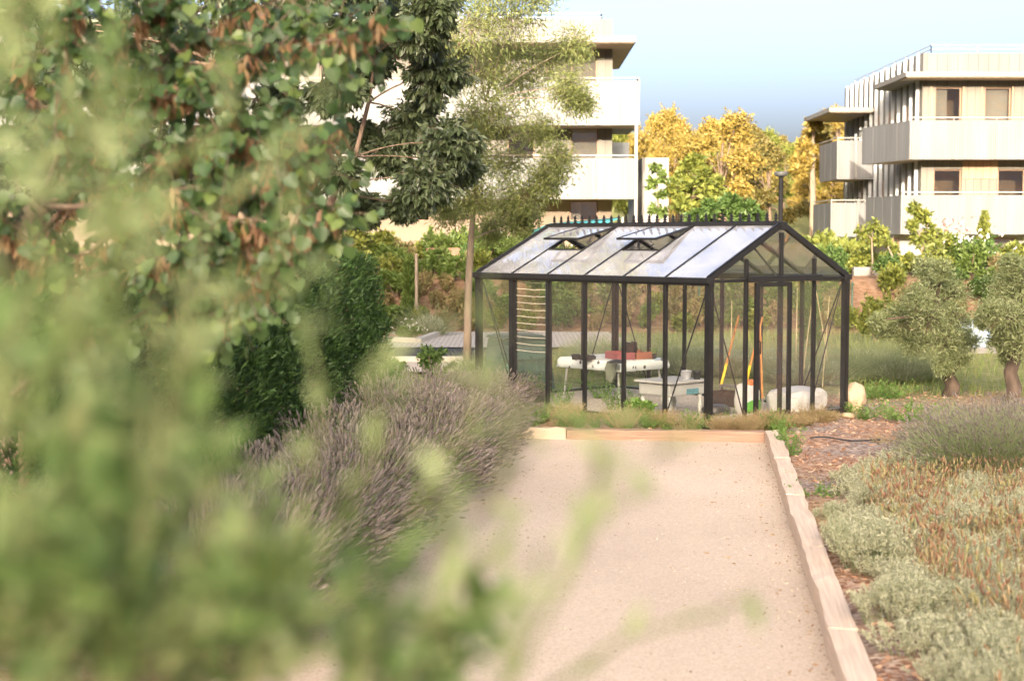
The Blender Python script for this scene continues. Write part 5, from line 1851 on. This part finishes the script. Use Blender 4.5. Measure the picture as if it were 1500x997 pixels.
# ------------------------------------------------------------------ the heart-leaved tree close by on the left
Yr = 7.2
rb0 = (at(-95, 350, Yr).x, Yr, Hz(at(-95, 350, Yr).x, Yr) - .05)
rb = empty('heart_leaved_tree', rb0, 0, 'heart-leaved tree hung with brown seed pods at left', 'tree')
def rp(px, py, dy=0): return at(px, py, Yr + dy)
trk = [Vector(rb0)] + [rp(-60, 620), rp(-20, 430), rp(60, 300)]
limbs = [[trk[2], rp(150, 230), rp(210, 150), rp(290, 110), rp(400, 70), rp(490, 45, -.2), rp(535, 42, -.2)],
         [trk[3], rp(200, 250), rp(280, 200), rp(340, 200, -.2), rp(400, 235, -.3), rp(425, 190, -.3)],
         [trk[2], rp(200, 330), rp(290, 300, .2), rp(370, 262, .2), rp(430, 258, .1), rp(480, 200, .2)],
         [trk[3], rp(140, 200), rp(150, 100), rp(190, 40), rp(250, -10)],
         [trk[2], rp(180, 390), rp(260, 370, -.3), rp(340, 350, -.3), rp(372, 385, -.3), rp(345, 450, -.3)],
         [trk[1], rp(150, 480), rp(240, 440, .3), rp(310, 420, .3), rp(300, 470, .3)],
         [trk[3], rp(80, 220, .3), rp(40, 120, .3), rp(20, 30, .3)], [trk[2], rp(60, 380, -.3), rp(10, 330, -.3), rp(-60, 300, -.3)],
         [trk[3], rp(230, 290, -.4), rp(320, 320, -.4), rp(420, 340, -.4), rp(470, 320, -.4)],
         [rp(210, 150), rp(240, 80, .3), rp(330, 30, .3), rp(420, 0, .3)], [rp(150, 230), rp(90, 130, -.4), rp(100, 30, -.4), rp(120, -40, -.4)],
         [rp(280, 200), rp(250, 260, .3), rp(190, 330, .3), rp(230, 400, .3)], [rp(290, 110), rp(330, 140, .3), rp(350, 230, .3), rp(330, 290, .3)]]
mb = MB()
o0 = Vector(rb0)
mb.tube([p - o0 for p in trk], [.11, .095, .08, .06], 9)
LP, LD, LN, PP, PD = [], [], [], [], []
for lm in limbs:
    pts = []
    for i in range(len(lm) - 1):
        for t in (0, .34, .67): pts.append(lm[i].lerp(lm[i + 1], t) + Vector(rng.normal(size=3) * .018))
    pts.append(lm[-1])
    mb.tube([p - o0 for p in pts], list(np.linspace(.015, .003, len(pts))), 6)
    for i, p in enumerate(pts[2:], 2):
        d = (pts[min(i + 1, len(pts) - 1)] - pts[i - 1]).normalized()
        for s_ in range(5):                       # side twigs with leaves in two ranks
            if random.random() < .2: continue
            v = (d * random.uniform(.3, 1) + Vector(rng.normal(size=3) * .65) + Vector((0, 0, -.12))).normalized() * random.uniform(.12, .40)
            q = p + v
            mb.tube([p - o0, p + v * .5 + Vector((0, 0, .015)) - o0, q - o0], [.005, .0035, .002], 4, cap=False)
            for t in np.arange(.22, 1.01, .125):
                c = p + v * t
                LP.append(c); LD.append(Vector((random.uniform(-.9, .9), random.uniform(-.8, .6), -.8)).normalized() * .9 + v.normalized() * .5)
                LN.append(Vector((random.uniform(-.6, .6), -.8, .9)))
        if random.random() < .85:                 # a dense bunch of pods hanging below the branch
            for _ in range(random.randint(14, 30)):
                c = p + d * random.uniform(-.10, .10) + Vector(rng.normal(size=3) * .018)
                PP.append(c); PD.append(Vector((random.uniform(-.5, .5), random.uniform(-.4, .4), -1)) + d * random.uniform(-.4, .5))
mb.build('branches', M['bark'], rb, smooth=True)
A = lambda q: np.array([tuple(v) for v in q])
V1, Q1 = heart_leaves(A(LP) - np.array(rb0) + rng.normal(size=(len(LP), 3)) * .02, A(LD) + rng.normal(size=(len(LP), 3)) * .2, A(LN) + rng.normal(size=(len(LP), 3)) * .7, .036 + .036 * rng.random(len(LP)))
link('leaves', np_mesh('leaves', V1, Q1, True), L['redbud'], rb)
V1, Q1 = leaf_hex(A(PP) - np.array(rb0), A(PD), .085 + .035 * rng.random(len(PP)), .023, .12, .06)
link('seed_pods', np_mesh('seed_pods', V1, Q1), L['pod'], rb)

# ------------------------------------------------------------------ the shrub right in front of the viewer
fb = Vector((-.62, 1.25, Hz(-.62, 1.25) - .03))
fs_ = empty('foreground_shrub', fb, 0, 'light green shrub close to the viewer covering the left of the photo', 'shrub')
mb = MB()
FP, FD, OP, OD = [], [], [], []
def fpt(px, py, d): return at(px, py, d)
def spray(path, d, n, dark_leaf=False):
    """one twig along pixel path at distance d, n leaves along it"""
    pts = [fpt(px, py, d + i * .03 * (1 if n % 2 else -1)) for i, (px, py) in enumerate(path)]
    mb.tube([p - fb for p in pts], list(np.linspace(.0035, .0012, len(pts))), 5)
    seg = len(pts) - 1
    for k in range(n):
        t = (k + random.random()) / n * seg
        i = min(int(t), seg - 1)
        p = pts[i].lerp(pts[i + 1], t - i)
        dr_ = (pts[i + 1] - pts[i]).normalized()
        (OP if dark_leaf else FP).append(tuple(p)); (OD if dark_leaf else FD).append(tuple(dr_ * .8 + Vector(rng.normal(size=3) * .55)))
    return pts
dense = [(20, -30), (20, 80), (25, 190), (30, 300), (20, 410), (30, 520), (20, 630), (30, 740), (20, 850), (30, 960), (120, 30), (125, 150), (140, 270), (130, 390), (150, 500), (140, 610),
         (150, 720), (140, 830), (150, 940), (240, 590), (250, 700), (255, 810), (260, 920), (370, 890), (360, 970), (460, 900),
         (470, 980), (560, 980), (660, 985), (30, 990), (120, 995), (220, 990), (60, 680), (80, 800), (200, 880), (20, 1010), (100, 960), (180, 1000), (290, 985), (330, 930), (420, 990)]
for (px, py) in dense:
    lo = py > 640
    for k in range(6 if lo else 3):
        d = random.uniform(1.15, 1.95)
        x0, y0 = px + random.gauss(0, 45), py + random.gauss(0, 45)
        an = random.uniform(-.9, .9) + (.35 if px > 200 else 0)
        le = random.uniform(90, 170)
        x1, y1 = x0 + le * math.sin(an), y0 - le * math.cos(an)
        spray([(x0, y0), ((x0 + x1) / 2 + random.gauss(0, 8), (y0 + y1) / 2), (x1, y1)], d, random.randint(8, 13), random.random() < (.5 if lo else .2))  # dark-leaved sprays come more often low down
for path, d, n in (([(560, 1010), (640, 880), (700, 830), (735, 790)], 1.2, 12), ([(640, 860), (660, 780), (640, 720), (655, 700)], 1.25, 8), ([(735, 1010), (800, 900), (860, 790), (900, 740), (965, 720)], 1.25, 11),
                   ([(820, 870), (850, 800), (840, 760)], 1.2, 5), ([(800, 1010), (920, 930), (1040, 900), (1110, 860)], 1.35, 7), ([(872, 720), (880, 670), (890, 640)], 1.15, 4), ([(880, 760), (885, 700), (882, 655)], 1.15, 3),
                   ([(700, 760), (740, 700), (755, 600), (700, 545)], 1.4, 8), ([(690, 640), (700, 560), (720, 500), (712, 440)], 1.5, 7), ([(500, 760), (560, 640), (540, 560), (555, 520)], 1.35, 10),
                   ([(450, 700), (470, 600), (455, 500), (480, 440)], 1.4, 9), ([(330, 460), (400, 380), (430, 310), (470, 250)], 1.35, 8), ([(300, 330), (380, 250), (450, 200), (490, 120)], 1.45, 9),
                   ([(230, 260), (300, 210), (350, 150), (330, 90)], 1.5, 8), ([(250, 420), (330, 410), (400, 430), (450, 400)], 1.4, 8), ([(960, 660), (985, 655), (1000, 640)], 1.15, 2),
                   ([(760, 640), (830, 620), (920, 600)], 1.55, 4), ([(600, 760), (660, 650), (730, 620), (800, 590)], 1.5, 7), ([(620, 930), (720, 880), (790, 860)], 1.15, 8), ([(1240, 800), (1235, 780)], 1.3, 1)):
    spray(path, d, n)
# the stems that carry those twigs down to the root
for (px, py) in ((60, 900), (140, 980), (260, 960), (380, 1000), (480, 1010), (560, 1015), (650, 1020), (735, 1015), (800, 1012), (100, 600), (60, 300), (150, 200), (230, 420), (330, 620), (-40, 100), (300, 330), (450, 720), (600, 780)):
    q = fpt(px, py, 1.3)
    mb.tube([p if isinstance(p, Vector) else Vector(p) for p in bent((0, 0, 0), tuple(q - fb), -.06, 7, .03)], list(np.linspace(.016, .003, 7)), 6)
mb.build('branches', plain('green twig', (0.17, 0.19, 0.075), .7, 0, .25, 12), fs_, smooth=True)
FP, FD = np.array(FP) - np.array(fb), np.array(FD)
link('leaves', np_mesh('leaves', *leaf_hex(FP, FD, .031 + .022 * rng.random(len(FP)), .0095 + .005 * rng.random(len(FP)), .1, .08), True), L['fore'], fs_)
OP, OD = np.array(OP) - np.array(fb), np.array(OD)
link('darker_leaves', np_mesh('darker_leaves', *leaf_hex(OP, OD, .042 + .02 * rng.random(len(OP)), .014 + .005 * rng.random(len(OP)), .1, .08), True),
     leafmat('darker foreground leaf', [(0.07, 0.12, 0.035), (0.12, 0.20, 0.06), (0.18, 0.27, 0.085)], 0.35), fs_)

# ------------------------------------------------------------------ small wear: loose stones and fallen leaves on the court, seedlings inside
n = 2600
a = rng.uniform(.05, 12.3, n); b = np.where(rng.random(n) < .45, rng.beta(.5, 3, n) * 1.2, rng.uniform(0, 3.7, n))
P = np.array([c_far.x, c_far.y])[None] - a[:, None] * np.array([cd.x, cd.y]) - b[:, None] * np.array([cn.x, cn.y])
P = np.column_stack([P, np.full(n, CZ + .001)])
sz = .004 + .007 * rng.random(n) ** 3
V1, Q1 = spindles(P, np.column_stack([rng.normal(size=(n, 2)), np.zeros(n)]) , sz * 2.2, sz, 5)
o = link('loose_stones', np_mesh('loose_stones', V1, Q1), leafmat('loose stone', [(.24, .18, .13), (.36, .29, .22), (.50, .42, .33)], 0, .9))
tag(o, 'small loose stones scattered over the gravel court', 'gravel', kind='stuff')
n = 150
a = rng.uniform(.1, 12, n); b = np.where(rng.random(n) < .6, rng.beta(.6, 4, n) * 1.6, 3.6 - rng.beta(.8, 3, n) * 2.5)
P = np.array([c_far.x, c_far.y])[None] - a[:, None] * np.array([cd.x, cd.y]) - b[:, None] * np.array([cn.x, cn.y])
P = np.column_stack([P, np.full(n, CZ + .006)])
o = link('fallen_leaves', np_mesh('fallen_leaves', *leaf_hex(P, np.column_stack([rng.normal(size=(n, 2)), rng.random(n) * .25]), .025 + .03 * rng.random(n), .014)), L['pod'])
tag(o, 'a few dry fallen leaves along the edges of the gravel court', 'fallen leaves', kind='stuff')
for k, (w, l, s_, lab) in enumerate(((.35, 3.2, 1.1, 'yellow green weed growing inside the greenhouse left of the table'), (.55, 2.3, 1.2, 'taller green weed inside the greenhouse before the table'), (.3, 1.75, .9, 'small weed inside the long glass wall near the middle'),
                                     (1.6, 3.6, 1.3, 'leafy weed in the shade under the table'), (.45, 4.0, 1.2, 'spreading weed inside the glass by the compost bin'))):
    o = tuft_proto('green_weed', 26, .2, .36, L['weed'], lab, 'weed', None, 10)
    q = gl(w, l); put(o, q.x, q.y, s_, 1, z=.012)
for k, (px, py, lab) in enumerate(((925, 524, 'row of green seedlings between the two carton trays'), (958, 526, 'seedling pot at the right end of the table'))):
    p_ = pot('plant_pot', on_table(px, py), .045, .08, M['blackplastic'], lab)
    V1, Q1 = leaf_quads(np.array([0, 0, .08]) + rng.normal(size=(30, 3)) * [.02, .02, .03] + [0, 0, .03], rng.normal(size=(30, 3)) + [0, 0, .8], .05, .02)
    link('seedling', np_mesh('seedling', V1, Q1), L['weed'], p_)
